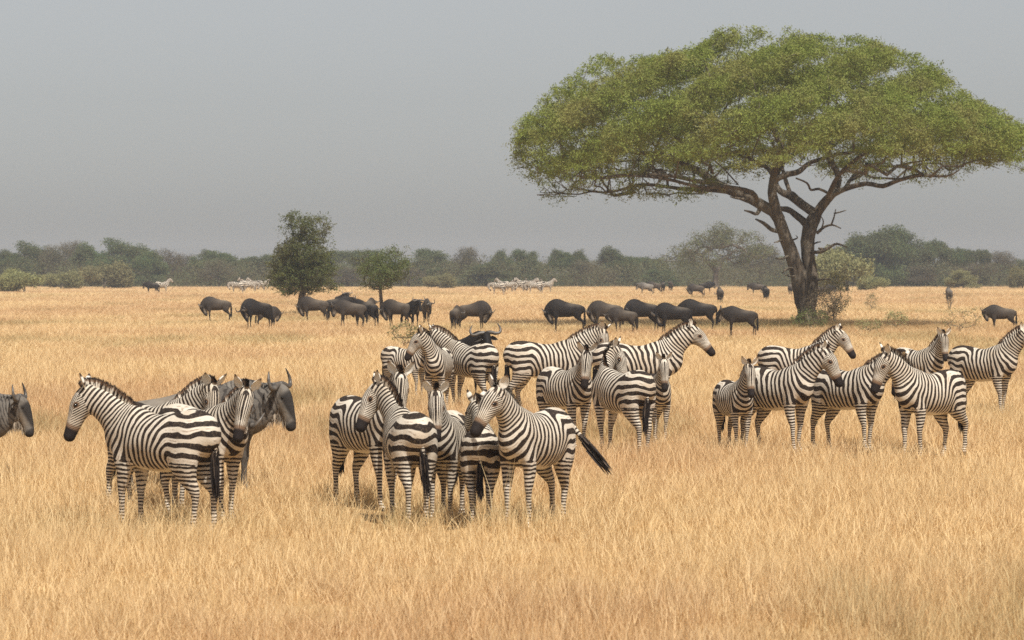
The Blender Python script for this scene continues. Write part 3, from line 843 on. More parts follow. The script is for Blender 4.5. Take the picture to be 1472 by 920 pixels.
# ---- the great umbrella acacia
def big_acacia():
    D = dist_row(469.5); k = FPX/D; px0, py0 = 1160.0, 470.0
    rg = np.random.default_rng(11)
    def c8(x, y, d=0.0): return ((980+x/3.068-px0)/k, d, (py0-(180+y/3.068))/k)
    B = Branches()
    def limb(pts, rad, par=None, n=3):
        return B.line([c8(*p) for p in pts], [r*(.92 if r > .2 else .85) for r in rad], par, n)
    base = limb([(556, 905, 0), (552, 870, 0), (548, 830, 0)], [.86, .66, .52])
    left = limb([(548, 830, 0), (528, 745, -.1), (508, 650, -.2), (484, 575, -.3), (445, 475, -.4), (415, 390, -.45), (396, 300, -.5), (402, 225, -.5), (410, 165, -.6), (440, 100, -.8)],
                [.40, .42, .40, .37, .33, .30, .24, .20, .17, .12], base[-1])
    right = limb([(548, 830, 0), (572, 745, .15), (570, 650, .2), (556, 550, .25), (566, 460, .25), (592, 395, .2)], [.40, .36, .34, .34, .38, .32], base[-1])
    r1 = limb([(592, 395, .2), (640, 330, .0), (678, 285, -.1), (692, 220, .3), (664, 170, .6), (640, 110, 1.0)], [.28, .25, .22, .18, .15, .11], right[-1])
    r2 = limb([(592, 395, .2), (535, 350, .7), (490, 312, 1.1), (445, 290, 1.4), (425, 240, 1.8), (470, 150, 2.2)], [.26, .24, .22, .18, .15, .1], right[-1])
    r2b = limb([(490, 312, 1.1), (470, 250, 1.3), (455, 190, 1.6), (445, 130, 1.8)], [.14, .12, .1, .08], r2[6])
    arch = limb([(410, 240, -.5), (470, 218, -.3), (520, 205, 0), (560, 170, .2), (610, 152, .3), (680, 130, .3), (760, 120, .5)], [.17, .17, .15, .13, .12, .1, .08], left[20])
    br = limb([(566, 450, .3), (520, 405, .9), (470, 372, .8), (400, 372, .3)], [.23, .20, .18, .15], right[12])
    ll = limb([(425, 400, -.4), (335, 345, -.2), (245, 300, 0), (160, 262, .2), (95, 215, .4), (20, 175, .5), (-90, 130, .6), (-220, 120, .8)], [.30, .28, .26, .24, .21, .17, .13, .09], left[14])
    limb([(335, 345, -.2), (300, 300, -1.5), (180, 280, -3), (60, 285, -4.5), (-120, 250, -6), (-300, 240, -7)], [.15, .13, .12, .1, .08, .05], ll[3])
    limb([(245, 300, 0), (130, 285, 1.4), (0, 275, 2.4), (-160, 255, 3.5), (-330, 290, 4), (-480, 260, 5)], [.14, .12, .11, .09, .07, .05], ll[6])
    limb([(160, 262, .2), (60, 250, -1), (-60, 230, -2), (-200, 225, -2), (-380, 240, -1.5), (-520, 215, -1)], [.14, .12, .11, .09, .07, .05], ll[9])
    rl = limb([(650, 320, 0), (715, 283, -.6), (800, 262, -1.2), (872, 274, -1.5), (940, 248, -1.8), (1030, 228, -2), (1140, 232, -2.2), (1200, 205, -2)], [.18, .16, .145, .13, .115, .1, .07, .04], r1[3])
    limb([(715, 283, -.6), (760, 230, .8), (830, 190, 2), (920, 175, 3.5), (1050, 165, 5)], [.12, .11, .1, .08, .06], rl[3])
    limb([(692, 220, .3), (740, 190, 2), (790, 150, 4), (850, 110, 6), (930, 90, 8)], [.13, .12, .1, .08, .06], r1[9])
    limb([(425, 240, 1.8), (400, 180, 3.5), (350, 140, 5.5), (300, 110, 8)], [.13, .11, .09, .07], r2[12])
    limb([(402, 225, -.5), (420, 160, -2.5), (450, 120, -5), (480, 90, -8)], [.14, .12, .09, .06], left[21])
    limb([(640, 330, 0), (660, 250, -2), (700, 190, -4), (760, 140, -7)], [.15, .13, .1, .06], r1[3])
    lm = limb([(660, 310, -.1), (600, 285, -.9), (560, 290, -1.2), (540, 260, -1.5), (490, 240, -1.8)], [.09, .08, .07, .06, .05], r1[5])
    nh = len(B.p)
    # targets in the domed, flat-bottomed crown
    cx = (1110-px0)/k; Rx = 12.3; Ry = 11.5
    Ts = np.array([-1, -.97, -.83, -.70, -.52, -.34, -.26, -.16, .06, .38, .53, .69, .78, .9, 1]); Tr = np.array([222, 168, 124, 92, 84, 76, 60, 46, 46, 68, 84, 112, 152, 164, 196])
    Bs = np.array([-1, -.85, -.6, -.35, 0, .3, .6, .85, 1]); Br = np.array([246, 256, 240, 214, 176, 182, 200, 216, 236])
    def crown(n, power):
        out = []
        while sum(map(len, out)) < n:
            m = 4000; X = (rg.random(m)*2-1); Y = (rg.random(m)*2-1); rho = np.hypot(X, Y); ok = rho < 1
            X, Y, rho = X[ok], Y[ok], rho[ok]; f = (1+X/np.maximum(rho, 1e-6))/2
            bump = 11*np.sin(X*11+Y*4)+9*np.sin(Y*13-X*7)+5*np.sin(X*27+Y*19)
            T = np.interp(rho, Ts[Ts >= 0], Tr[Ts >= 0])*f+np.interp(-rho, Ts, Tr)*(1-f)+bump*.75*(1.15-rho)
            Bo = np.interp(rho, Bs, Br)*f+np.interp(-rho, Bs, Br)*(1-f)+bump*.6
            u = 1-rg.random(len(X))**power*1.0
            row = Bo+(T-Bo)*u
            cl = np.sin(X*17+row*.09)+np.sin(Y*15+row*.11+1)+np.sin(X*11-Y*12+row*.05+2)
            kp = rg.random(len(X)) < np.clip(.5+.48*cl, .02, 1)
            out.append(np.stack([cx+X*Rx, Y*Ry, (py0-row)/k], 1)[kp])
        return np.concatenate(out)[:n]
    tg = crown(1500, 1.6)
    fr = crown(420, .3); fr = fr[np.hypot((fr[:, 0]-cx)/Rx, fr[:, 1]/Ry) > .3]; fr[:, 2] -= rg.random(len(fr))*.9
    tg = np.concatenate([tg, fr])
    m = 230; fan = np.stack([(770+rg.random(m)*250-px0)/k, (rg.random(m)*2-1)*5.5, (py0-(238+rg.random(m)*44))/k], 1)
    m = 90; fan2 = np.stack([(1220+rg.random(m)*150-px0)/k, (rg.random(m)*2-1)*5, (py0-(232+rg.random(m)*26))/k], 1)
    tg = np.concatenate([tg, fan, fan2])
    ends = B.grow(tg, .75, rg, .22, droop=.12, rise=.5, free=len(base)+len(left)//2)
    B.radii(.014, .48)
    # broken dead stubs
    stubs = []
    def stub(pts, rad):
        S = Branches(); S.line([c8(*p) for p in pts], [r*1.2 for r in rad], None, 3); S.radii(.01); stubs.append(S.mesh(6))
    for pts, rad in [([(420, 470, -.4), (390, 462, -.7), (355, 435, -.9), (318, 417, -1)], [.09, .085, .07, .03]), ([(350, 352, -.1), (330, 392, -.3), (300, 385, -.4), (272, 378, -.5)], [.1, .08, .06, .03]),
                     ([(596, 478, 0), (625, 452, -.2), (662, 442, -.3), (700, 458, -.3)], [.07, .055, .04, .02]), ([(655, 444, -.3), (668, 410, -.3), (676, 372, -.3)], [.04, .035, .02]), ([(668, 392, -.3), (700, 384, -.4), (722, 377, -.4)], [.035, .03, .015]),
                     ([(612, 470, 0), (622, 430, -.3), (612, 405, -.4)], [.045, .03, .015]),
                     ([(570, 562, 0), (610, 560, -.4), (645, 542, -.5), (680, 525, -.5), (725, 541, -.6)], [.09, .075, .06, .05, .02]), ([(620, 552, -.3), (600, 545, -.4), (650, 548, -.5)], [.05, .04, .03]),
                     ([(470, 575, -.5), (440, 590, -.6), (408, 588, -.7)], [.06, .05, .025]), ([(505, 640, -.4), (470, 630, -.6), (435, 655, -.7)], [.05, .04, .02]), ([(500, 665, -.4), (475, 668, -.6), (452, 662, -.7)], [.04, .035, .02]),
                     ([(500, 625, -.4), (465, 640, -.6), (438, 640, -.7)], [.04, .03, .02]), ([(578, 690, 0), (620, 680, -.4), (655, 682, -.5)], [.06, .045, .02]), ([(440, 505, -.5), (420, 515, -.7), (402, 520, -.8)], [.05, .04, .02]),
                     ([(480, 510, -.4), (505, 500, -.6), (498, 488, -.7)], [.04, .03, .015]), ([(120, 250, 0), (160, 215, -.1), (172, 200, -.1)], [.05, .04, .02]), ([(300, 330, -.2), (240, 325, -.5), (210, 318, -.6)], [.07, .05, .025]),
                     ([(580, 525, .1), (598, 518, -.2), (610, 516, -.3)], [.04, .03, .02])]: stub(pts, rad)
    root = root_at('acacia_tree', px0, D, 'great umbrella acacia with forked trunk and wide domed green crown', 'tree')
    V, Q, T = B.mesh(5)
    obj('trunk', mesh_np('acacia_trunk', V, Q, T, None, MATS['bark']), root)
    for sv, sq, st_ in stubs: obj('dead_branch', mesh_np('dead_branch', sv, sq, st_, None, MATS['bark']), root)
    E = np.array([B.p[i] for i in ends])
    low = np.interp(np.hypot((E[:, 0]-cx)/Rx, E[:, 1]/Ry), [0, .5, .85, 1], [(470-196)/k, (470-222)/k, (470-236)/k, (470-236)/k])
    keep = (E[:, 2] > low) | (rg.random(len(E)) < .22)
    V1, Q1, t1 = sprays(E[keep], 9, .75, 15, .06, rg)
    C2 = crown(6000, 1.6)
    V2, Q2, t2 = sprays(C2, 4, .6, 13, .065, rg)
    V = np.concatenate([V1, V2]); Q = np.concatenate([Q1, Q2+len(V1)])
    obj('crown', mesh_np('acacia_crown', V, Q, None, dict(tint=np.concatenate([t1, t2])), MATS['leaf_acacia'], False), root)
    return D
# ---- smaller trees: blobs = (x, y, z, rx, ry, rz) in metres
def blob_targets(blobs, n, rg, shell=.55):
    vol = np.array([b[3]*b[4]*b[5] for b in blobs]); k = rg.choice(len(blobs), n, p=vol/vol.sum())
    b = np.array(blobs)[k]; d = rg.normal(size=(n, 3)); d /= np.linalg.norm(d, axis=1)[:, None]
    r = (shell+(1-shell)*rg.random(n))**.8
    return b[:, :3]+d*r[:, None]*b[:, 3:]
def make_tree(kind, blobs, trunk, tr, n_t, n_leaf, spread, size, lmat, rg, extra=0, flat=.6, droop=.3, tip=.012, wob=.2, stems=1, bark='bark', feather=False):
    """geometry only: returns (trunk mesh, crown mesh)"""
    B = Branches()
    if stems == 1:
        B.line(trunk, tr, None, 3)
    else:
        for s in range(stems):
            a = 6.283*s/stems+rg.random(); t = np.array(trunk, float); t[1:, 0] += math.cos(a)*(t[1:, 2])*.35; t[1:, 1] += math.sin(a)*t[1:, 2]*.35
            t[0, 0] += math.cos(a)*.1; t[0, 1] += math.sin(a)*.1
            B.line(t, tr, None, 3)
    tg = blob_targets(blobs, n_t, rg)
    tg[:, 2] = np.maximum(tg[:, 2], .1)
    ends = B.grow(tg, .7, rg, wob, rise=.35, free=0)
    B.radii(tip, .5); V, Q, T = B.mesh(4)
    m1 = mesh_np(kind+'_trunk', V, Q, T, None, MATS[bark])
    E = np.array([B.p[i] for i in ends])
    if extra: E = np.concatenate([E, blob_targets(blobs, extra, rg, .2)])
    V, Q, t = sprays(E, max(2, n_leaf//11), spread*1.7, 11, size, rg, .5, droop) if feather else leaves(E, n_leaf, spread, size, rg, flat, droop)
    V[:, 2] = np.maximum(V[:, 2], .02)
    return m1, mesh_np(kind+'_crown', V, Q, None, dict(tint=t), MATS[lmat], False)
def put_tree(kind, meshes, px, D, label, cat='tree', group=None, scale=1.0, rz=0.0, pn=('trunk', 'crown')):
    r = root_at(kind, px, D, label, cat, group, scale, rz)
    obj(pn[0], meshes[0], r); obj(pn[1], meshes[1], r)
    return r
def pick(D, pts):
    k = FPX/D; return k
def build_trees():
    D0 = big_acacia()
    rg = np.random.default_rng(5)
    # the tall dense thorn tree left of the middle
    D = dist_row(452); k = FPX/D
    def bl(x0, y0, x1, y1, px0, py0, dy=0.0, dr=1.0):
        return ((((x0+x1)/2)-px0)/k, dy, (py0-(y0+y1)/2)/k, (x1-x0)/2/k, (x1-x0)/2/k*dr, (y1-y0)/2/k)
    P = (435, 452)
    blobs = [bl(*q, *P, dy, dr) for q, dy, dr in [((405, 302, 450, 350), -.3, 1), ((430, 308, 480, 350), .3, 1), ((400, 335, 478, 385), 0, 1), ((388, 352, 432, 420), -.2, 1.2), ((385, 385, 440, 426), .2, 1.3), ((430, 360, 482, 418), -.2, 1.2),
             ((415, 370, 465, 428), .6, 1.6), ((396, 345, 440, 390), .7, 1), ((450, 385, 486, 425), 0, 1.3)]]
    m = make_tree('thorn_tree', blobs, [(0, 0, -.1), (-.1, 0, .8), (.1, .1, 2.0), (-.2, 0, 3.6), (0, 0, 5.6)], [.26, .2, .17, .12, .05], 420, 44, .34, .07, 'leaf_dark', rg, 330, .7, .5, feather=True)
    put_tree('thorn_tree', m, 435, D, 'tall dense dark green thorn tree with wildebeest resting under it', 'tree')
    D = dist_row(456); k = FPX/D; P = (548, 456)
    blobs = [bl(*q, *P, dy, dr) for q, dy, dr in [((508, 362, 556, 398), 0, 1), ((535, 355, 588, 395), .3, 1), ((516, 372, 582, 412), -.3, 1), ((520, 388, 570, 420), .2, 1.1), ((560, 370, 592, 405), -.2, 1)]]
    m = make_tree('thorn_tree', blobs, [(0, 0, -.1), (.02, 0, .8), (-.05, .05, 1.6), (.1, 0, 2.4)], [.14, .11, .09, .06], 260, 33, .32, .055, 'leaf_dark', rg, 90, .6, .4, feather=True)
    put_tree('thorn_tree', m, 548, D, 'small round thorn tree on one thin straight trunk', 'tree')
    # protos for the wood, 10 m high, half width 5 m or so
    def proto(kind, blobs, th, nt, nl, sp, sz, mat, extra=0, flat=.6, stems=1, tip=.02, r0=.35):
        return make_tree(kind, blobs, [(0, 0, -.2), (.2, 0, th*.4), (-.1, .1, th)], [r0, r0*.8, r0*.6], nt, nl, sp, sz, mat, rg, extra, flat, .2, tip, .22, stems)
    def cl(n, rx, z0, z1, r, fl=.7):
        out = []
        for i in range(n):
            a = rg.random()*6.283; q = math.sqrt(rg.random())*rx; s = r*(.75+.5*rg.random())
            z = z0+(z1-z0)*(1-(q/rx)**2*.8)*(.55+.45*rg.random()); out.append((q*math.cos(a), q*math.sin(a), z, s, s, s*fl))
        return out
    protos = {
        'dense': [proto('woodland_tree', cl(16, 4.0, 3.2, 8.4, 1.9)+cl(8, 4.6, .8, 3.6, 1.8), 3.0, 150, 55, .5, .15, 'leaf_far', 520) for _ in range(4)],
        'flat': [proto('umbrella_tree', cl(15, 4.8, 4.6, 8.6, 1.7, .6)+cl(5, 4.0, .8, 3.5, 1.5), 3.4, 150, 50, .45, .15, 'leaf_far', 330, .5) for _ in range(3)],
        'brown': [proto('woodland_tree', cl(14, 4.2, 2.0, 8.3, 1.9), 2.6, 330, 26, .5, .12, 'leaf_brown', 150, tip=.026) for _ in range(3)],
        'bush': [proto('woodland_bush', cl(9, 4.5, .5, 7.4, 2.6), 1.5, 90, 55, .7, .24, 'leaf_olive', 260, stems=3, r0=.15) for _ in range(2)],
    }
    big = proto('broad_tree', cl(34, 6.4, 2.6, 8.9, 1.5, .6), 2.2, 640, 20, .42, .12, 'leaf_broad', 30, tip=.028, r0=.45)
    sizes = {}
    def size_of(me):
        if me.name not in sizes:
            a = np.zeros(len(me.vertices)*3, np.float32); me.vertices.foreach_get('co', a); a = a.reshape(-1, 3)
            sizes[me.name] = (float(np.percentile(a[:, 2], 99.7)), float(np.percentile(np.abs(a[:, :2]), 97)))
        return sizes[me.name]
    def far(kind, px, top, hw, D, label, group=None, name=None, i=0, cat='tree', row=None):
        H = (px_of(D)-top)*D/FPX; w = hw*D/FPX
        prs = protos[kind]; m = prs[i % len(prs)]
        zt, hw0 = size_of(m[1])
        n0 = {'dense': 'woodland_tree', 'flat': 'umbrella_tree', 'brown': 'bare_tree', 'bush': 'bush'}[kind]
        return put_tree(name or n0, m, px, D, label, cat, group, (w/hw0, w/hw0, H/zt), rg.random()*360)
    gl = 'trees of the hazy wood behind the plain'
    W = [('dense', 8, 361, 34, 560, 'dark woodland tree at the very left end of the treeline'),
         ('dense', 48, 349, 36, 545, 'rounded woodland tree behind the left end bush'),
         ('brown', 78, 352, 30, 540, 'brownish woodland tree between two dark ones near the left end'),
         ('brown', 103, 346, 18, 575, 'thin bare tree crown poking above the left part of the treeline'),
         ('dense', 130, 351, 30, 535, 'dark crowned tree standing behind the pale bush on the left'),
         ('dense', 178, 345, 42, 540, 'tallest broad green tree in the left part of the wood'),
         ('dense', 212, 362, 26, 530, 'low dark tree directly behind the small far left zebras'),
         ('brown', 242, 358, 28, 545, 'pale sparse tree just right of the tallest left green tree'),
         ('brown', 268, 365, 24, 560, 'greyish tree at the dip in the left treeline'),
         ('flat', 308, 360, 36, 555, 'flat topped tree above the far left zebra herd'),
         ('brown', 315, 372, 30, 530, 'tan brushy tree above the left of the far zebra herd'),
         ('dense', 362, 370, 22, 560, 'small dark tree just left of the tall thorn tree'),
         ('flat', 396, 363, 26, 560, 'flat dark tree partly hidden by the tall thorn tree'),
         ('flat', 508, 360, 42, 555, 'flat dark tree between the two thorn trees'),
         ('brown', 500, 385, 40, 530, 'low brown tree between the two thorn trees'),
         ('dense', 612, 359, 36, 545, 'wide green tree just right of the small thorn tree'),
         ('brown', 588, 380, 30, 530, 'low grey brown tree behind the small thorn tree'),
         ('brown', 674, 355, 30, 545, 'reddish brown round tree in the middle of the treeline'),
         ('dense', 722, 361, 17, 570, 'small dark round tree beside the reddish brown tree'),
         ('dense', 752, 360, 26, 550, 'mid green tree above the far zebra herd in the middle'),
         ('dense', 700, 378, 34, 535, 'low green tree left of the far zebra herd'),
         ('flat', 806, 359, 20, 555, 'twin headed pale green tree right above the end of the zebra herd'),
         ('dense', 832, 361, 18, 560, 'narrow green tree beside the twin headed one'),
         ('brown', 846, 374, 36, 540, 'brown low tree under the left tip of the great acacia'),
         ('dense', 884, 356, 30, 550, 'rounded blue green tree above the small wildebeest group'),
         ('flat', 917, 369, 20, 570, 'small flat tree left of the broad sparse tree'),
         ('dense', 945, 372, 20, 580, 'faint far tree touching the left edge of the broad sparse tree'),
         ('dense', 945, 388, 26, 535, 'low dark tree left of the broad sparse tree'),
         ('brown', 1092, 352, 40, 545, 'greyish sparse tree filling the gap left of the acacia trunk'),
         ('dense', 1262, 327, 52, 530, 'tallest dense green tree right of the acacia trunk'),
         ('dense', 1232, 345, 34, 540, 'green tree half behind the olive bush by the trunk'),
         ('dense', 1300, 332, 34, 545, 'right shoulder tree joined to the tallest dense green one'),
         ('flat', 1342, 346, 36, 540, 'dark flat tree in the middle of the right hand wood'),
         ('flat', 1384, 357, 18, 555, 'small flat pale tree between the darker right hand ones'),
         ('flat', 1400, 359, 22, 545, 'small dark domed tree in the right hand wood'),
         ('brown', 1436, 361, 36, 545, 'greyish bare tree near the right end of the treeline'),
         ('brown', 1408, 378, 34, 530, 'low pale brushy tree in front of the right hand wood'),
         ('dense', 1478, 374, 30, 560, 'green tree cut off by the right edge'),
         ('brown', 1322, 382, 34, 528, 'low grey brush in front of the right hand dark trees')]
    # a second rank of crowns behind fills the wood
    xs = list(range(-20, 1500, 42))
    for i, x in enumerate(xs):
        far(['dense', 'dense', 'flat', 'brown'][int(rg.integers(4))], x+rg.uniform(-14, 14), 377+rg.uniform(-7, 7), rg.uniform(24, 36), rg.uniform(585, 635), 'low hazy tree of the rear rank, its crown merging into the treeline', 'rear rank of hazy treeline trees', i=int(rg.integers(9)))
    for i, (kd, px, top, hw, D, lab) in enumerate(W): far(kd, px, top, hw, D, lab, gl, i=i)
    D = 500; H = (px_of(D)-322)*D/FPX; w = 74*D/FPX; zt, hw0 = size_of(big[1])
    put_tree('broad_tree', big, 1030, D, 'broad sparse acacia with see-through branching crown left of the great trunk', 'tree', None, (w/hw0, w/hw0, H/zt), 140)
    for px, top, hw, row, lab in [(1216, 358, 44, 421, 'large olive bush just right of the great acacia trunk'), (150, 378, 34, 416, 'pale yellow green bush among grass on the left'),
                                  (34, 388, 30, 421, 'pale bush in the grass near the left edge'), (88, 390, 26, 417, 'low ragged bush between the two pale left bushes'), (632, 394, 22, 416, 'low light green bush right of the small thorn tree'),
                                  (1258, 396, 20, 419, 'low end of scrub right of the large olive bush'), (1385, 388, 22, 416, 'fresh green low bush before the right hand wood'), (1470, 384, 16, 416, 'bright green bush at the right edge')]:
        D = dist_row(row); far('bush', px, top, hw, D, lab, None, i=int(px), cat='bush')
    # undergrowth joining the wood
    n = 11000; y = 525+rg.random(n)**1.2*120; x = (rg.random(n)*2-1)*(y*.19+10)
    hh = 1.2+4.6*vnoise(x, y*.5, 9.0, 31); z = rg.random(n)*hh; z += ground(y)
    V, Q, t = leaves(np.stack([x, y, z], 1), 26, .75, .17, rg, .7, .2)
    o = obj('undergrowth', mesh_np('undergrowth', V, Q, None, dict(tint=t), MATS['leaf_far2'], False)); tag(o, 'low grey green scrub running under the hazy wood', 'undergrowth', kind='stuff')
    # small shrubs
    def shrub(px, row, h, hw, label, lm='leaf_olive', nl=10, nt=50):
        D = dist_row(row); bs = [(0, 0, h*.6, hw, hw, h*.45)]
        m = make_tree('shrub', bs, [(0, 0, -.05), (0, 0, h*.1), (.03, 0, h*.3)], [.03, .025, .02], nt, nl, hw*.16, .045, lm, rg, 0, .7, .1, .006, .25, 3, 'twig')
        put_tree('shrub', m, px, D, label, 'shrub', None, 1.0, 0, ('stems', 'leaves'))
    shrub(1183, 473, 1.9, .95, 'twiggy brown bush growing at the foot of the great acacia', 'leaf_brown', 16, 150)
    shrub(1200, 464, 2.6, .8, 'taller pale scrub just behind the foot of the great acacia', 'leaf_olive', 14, 110)
    shrub(1165, 474, .9, .9, 'low dark scrub in front of the acacia root', 'leaf_dark', 16, 60)
    shrub(582, 502, .95, .55, 'spindly green shrub beside the standing zebras and the far wildebeest')
    shrub(1288, 474, .85, .5, 'small leafy shrub in the grass right of the acacia')
    shrub(1380, 480, 1.1, .9, 'thin straggling shrub in the grass toward the right', nl=6)
    shrub(1253, 447, 1.1, .5, 'small upright shrub between the olive bush and the grass', nl=8)
    shrub(1365, 446, 2.2, .5, 'bare brown sapling standing far out by the right hand wood', 'leaf_brown', 8, 30)
    shrub(1250, 480, .7, .6, 'low grey tussock in the shade right of the acacia', nl=8)
MATS['leaf_far2'] = leaf_mat('scrub_leaves', (.08, .095, .045), (.125, .13, .07), (.145, .115, .075), .25, .07)
MATS['leaf_broad'] = leaf_mat('broad_tree_leaves', (.10, .12, .05), (.17, .18, .075), (.15, .135, .085), .3, .3)
# ------------------------------------------------------------------ the animals of the picture
ZF = make_zebra_species(.0145); WF = make_wilde_species(.018)
ZL = make_zebra_species(.035, False); WL = make_wilde_species(.035, False)
_cc = [0]
def coat():
    _cc[0] += 1; return (_cc[0]*.6180339) % 1.0
def zebra(px, top, yaw, sc, pose, label, group=None, sp=None, name='zebra', cat='zebra', H=1.295, c=None, skip=()):
    D = dist_top(top, H*sc)
    r = build_animal(sp or ZF, name, 'zebra', pose, sc, (wx(px, D), D, ground(D)), yaw, coat() if c is None else c, skip)
    return tag(r, label, cat, group)
def wilde(px, top, yaw, sc, pose, label, group=None, sp=None, H=1.33, c=None, name='wildebeest', skip=()):
    D = dist_top(top, H*sc)
    r = build_animal(sp or WF, name, 'wilde', pose, sc, (wx(px, D), D, ground(D)), yaw, coat() if c is None else c, skip)
    return tag(r, label, 'wildebeest', group)
# -- left group
zebra(230, 588, 145, 1.0, dict(neck=(22, 17), head=(0, 0), legs=(-4, 0, 5, -6, -3, 0, 4, 0), tail=(-4, 0)), 'big zebra in profile facing left, nearest of the left group, with hanging black tail')
zebra(292, 582, -46, .98, dict(neck=(-24, 18), head=(-22, 12), legs=(3, 0, -4, 0, 5, 0, -6, 0)), 'zebra staring at the camera with black muzzle, front of the wildebeest on the left')
zebra(222, 577, -40, .97, dict(neck=(0, 16), head=(-14, 18), legs=(4, 0, -5, 0, -4, 0, 6, 0)), 'zebra mostly hidden behind the profile zebra, head pointing down right')
wilde(304, 549, -4, 1.02, dict(neck=(-4, -12), head=(-14, 8)), 'grey wildebeest with curved horns and pale beard looking right over the zebras', c=.02)
wilde(258, 555, 8, 1.0, dict(neck=(10, 66), head=(0, -20)), 'pale backed wildebeest hidden behind the left zebras with only its back showing', c=.04)
wilde(-60, 566, 2, .9, dict(neck=(0, -10), head=(-10, 6)), 'wildebeest entering at the left edge with only head and beard in view', c=.03)
# -- middle front group
zebra(531, 570, -60, 1.0, dict(neck=(-12, 6), head=(-14, 12), legs=(3, 0, -5, 0, -5, 0, 4, 0)), 'zebra with rounded flank at the left of the middle group, face behind its neighbour')
zebra(585, 590, 103, .95, dict(neck=(34, 6), head=(52, 12), legs=(4, 0, -4, 0, 2, 0, -3, 0), tail=(-6, 0)), 'zebra seen from behind with broad striped rump and its head turned left')
zebra(641, 592, -97, .92, dict(neck=(2, 7), head=(4, 18), legs=(2, 0, -2, 0, 4, 0, -4, 0)), 'slim zebra facing the camera with both ears up beside the broad striped rump')
zebra(692, 612, 89, .83, dict(neck=(18, 4), head=(10, 0), legs=(2, 0, -2, 0, 1, 0, -2, 0), tail=(0, -2)), 'zebra foal seen from behind with its tail hanging straight down')
zebra(768, 588, -116, .98, dict(neck=(-4, 10), head=(-16, -6), legs=(4, 0, -5, 0, -6, 0, 8, 0), tail=(38, 12)), 'large zebra facing left with its black tail swung out to the right', c=.62)
# -- upper group left of the middle
zebra(584, 498, -38, .84, dict(neck=(-30, 4), head=(-12, 16)), 'young zebra hidden behind the chest of the zebra with the pale ear, facing the camera', c=.8)
zebra(629, 499, -96, .96, dict(neck=(-46, 4), head=(-32, 6)), 'zebra standing chest on with its head turned left and ears pricked')
zebra(675, 493, 130, 1.0, dict(neck=(26, 16), head=(6, 10), legs=(4, 0, -4, 0, -4, 0, 5, 0)), 'zebra turned away to the left with dark mane, rump in front of the horned wildebeest', c=.24)
wilde(672, 478, -52, 1.05, dict(neck=(-34, -22), head=(0, -2)), 'dark wildebeest with wide curled horns looking over the back of a zebra', c=.95)
# -- upper middle group
zebra(788, 490, 2, 1.06, dict(neck=(-12, 18), head=(-28, 18), legs=(5, 0, -6, 0, -8, 0, 8, 0)), 'long zebra in profile facing right with its head behind the next rump')
zebra(918, 492, 2, 1.08, dict(neck=(-2, 10), head=(0, -12), legs=(4, 0, -4, 0, -5, 0, 5, 0)), 'long zebra in profile whose dark muzzle sticks out right of the middle group')
zebra(814, 528, -62, .97, dict(neck=(-22, 8), head=(-12, 14), legs=(2, 0, -4, 0, 3, 0, -5, 0)), 'round bellied zebra facing the camera, below the belly of the long zebra on the left')
zebra(893, 531, 122, .99, dict(neck=(-78, -2), head=(-60, 22), legs=(3, 0, -5, 0, 4, 0, -4, 0), tail=(4, 0)), 'zebra seen from behind with head bent back over its right shoulder', c=.5)
zebra(944, 538, -83, .84, dict(neck=(-2, 4), head=(0, 18), legs=(3, 0, -3, 0, 4, 0, -4, 0)), 'narrow young zebra facing the camera right of the one with its head bent back')
# -- right group
zebra(1056, 547, -76, .84, dict(neck=(0, 2), head=(-6, 18), legs=(3, 0, -3, 0, 4, 0, -4, 0)), 'small greyish foal facing the camera at the left of the right group', c=.4)
zebra(1118, 527, -52, 1.0, dict(neck=(28, 8), head=(14, 6), legs=(4, 0, -5, 0, -4, 0, 6, 0)), 'tall zebra beside the greyish foal, neck raised and looking right')
zebra(1144, 497, -26, .98, dict(neck=(4, 4), head=(4, 2), legs=(2, 0, -3, 0, 4, 0, -4, 0)), 'zebra standing behind the tall one with its dark muzzle raised to the right')
zebra(1219, 528, -50, .98, dict(neck=(26, 22), head=(0, 26), legs=(3, 0, -5, 0, -5, 0, 5, 0)), 'zebra with arched neck and lowered head touching the face of its neighbour')
zebra(1336, 532, -134, 1.0, dict(neck=(-18, 10), head=(-10, 10), legs=(4, 0, -4, 0, 16, -14, -6, 0), tail=(4, 0)), 'zebra facing left with one hind leg bent, its head before the arched neck')
zebra(1320, 500, -52, .9, dict(neck=(-16, 2), head=(-14, 16)), 'zebra with upright ears looking at the camera over the others on the right', c=.7)
zebra(1414, 497, -44, 1.0, dict(neck=(14, 4), head=(6, 0), legs=(2, 0, -5, 0, -10, 4, 8, 0)), 'zebra standing apart at the right edge, facing right')
# -- wildebeest row
GR = dict(neck=(0, 74), head=(0, -28)); GR2 = dict(neck=(16, 76), head=(0, -30)); UP = dict(neck=(0, -4), head=(0, 0))
gw = 'wildebeest scattered across the middle of the plain'
def WR(px, top, yaw, sc, pose, label, c): return wilde(px, top, yaw, sc, dict(pose, legs=(RNG.uniform(-6, 6), 0, RNG.uniform(-6, 6), 0, RNG.uniform(-8, 8), 0, RNG.uniform(-8, 8), 0)), label, gw, c=c, skip=('eye',))
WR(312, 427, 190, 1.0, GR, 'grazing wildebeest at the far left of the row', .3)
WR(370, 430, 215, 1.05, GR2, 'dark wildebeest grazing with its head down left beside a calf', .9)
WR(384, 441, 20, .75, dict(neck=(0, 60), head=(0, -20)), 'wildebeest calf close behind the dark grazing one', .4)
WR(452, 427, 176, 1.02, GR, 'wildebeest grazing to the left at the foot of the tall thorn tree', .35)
WR(486, 426, 12, 1.0, dict(neck=(-20, -2), head=(0, 0)), 'dark wildebeest just right of the thorn tree trunk with its head up', .9)
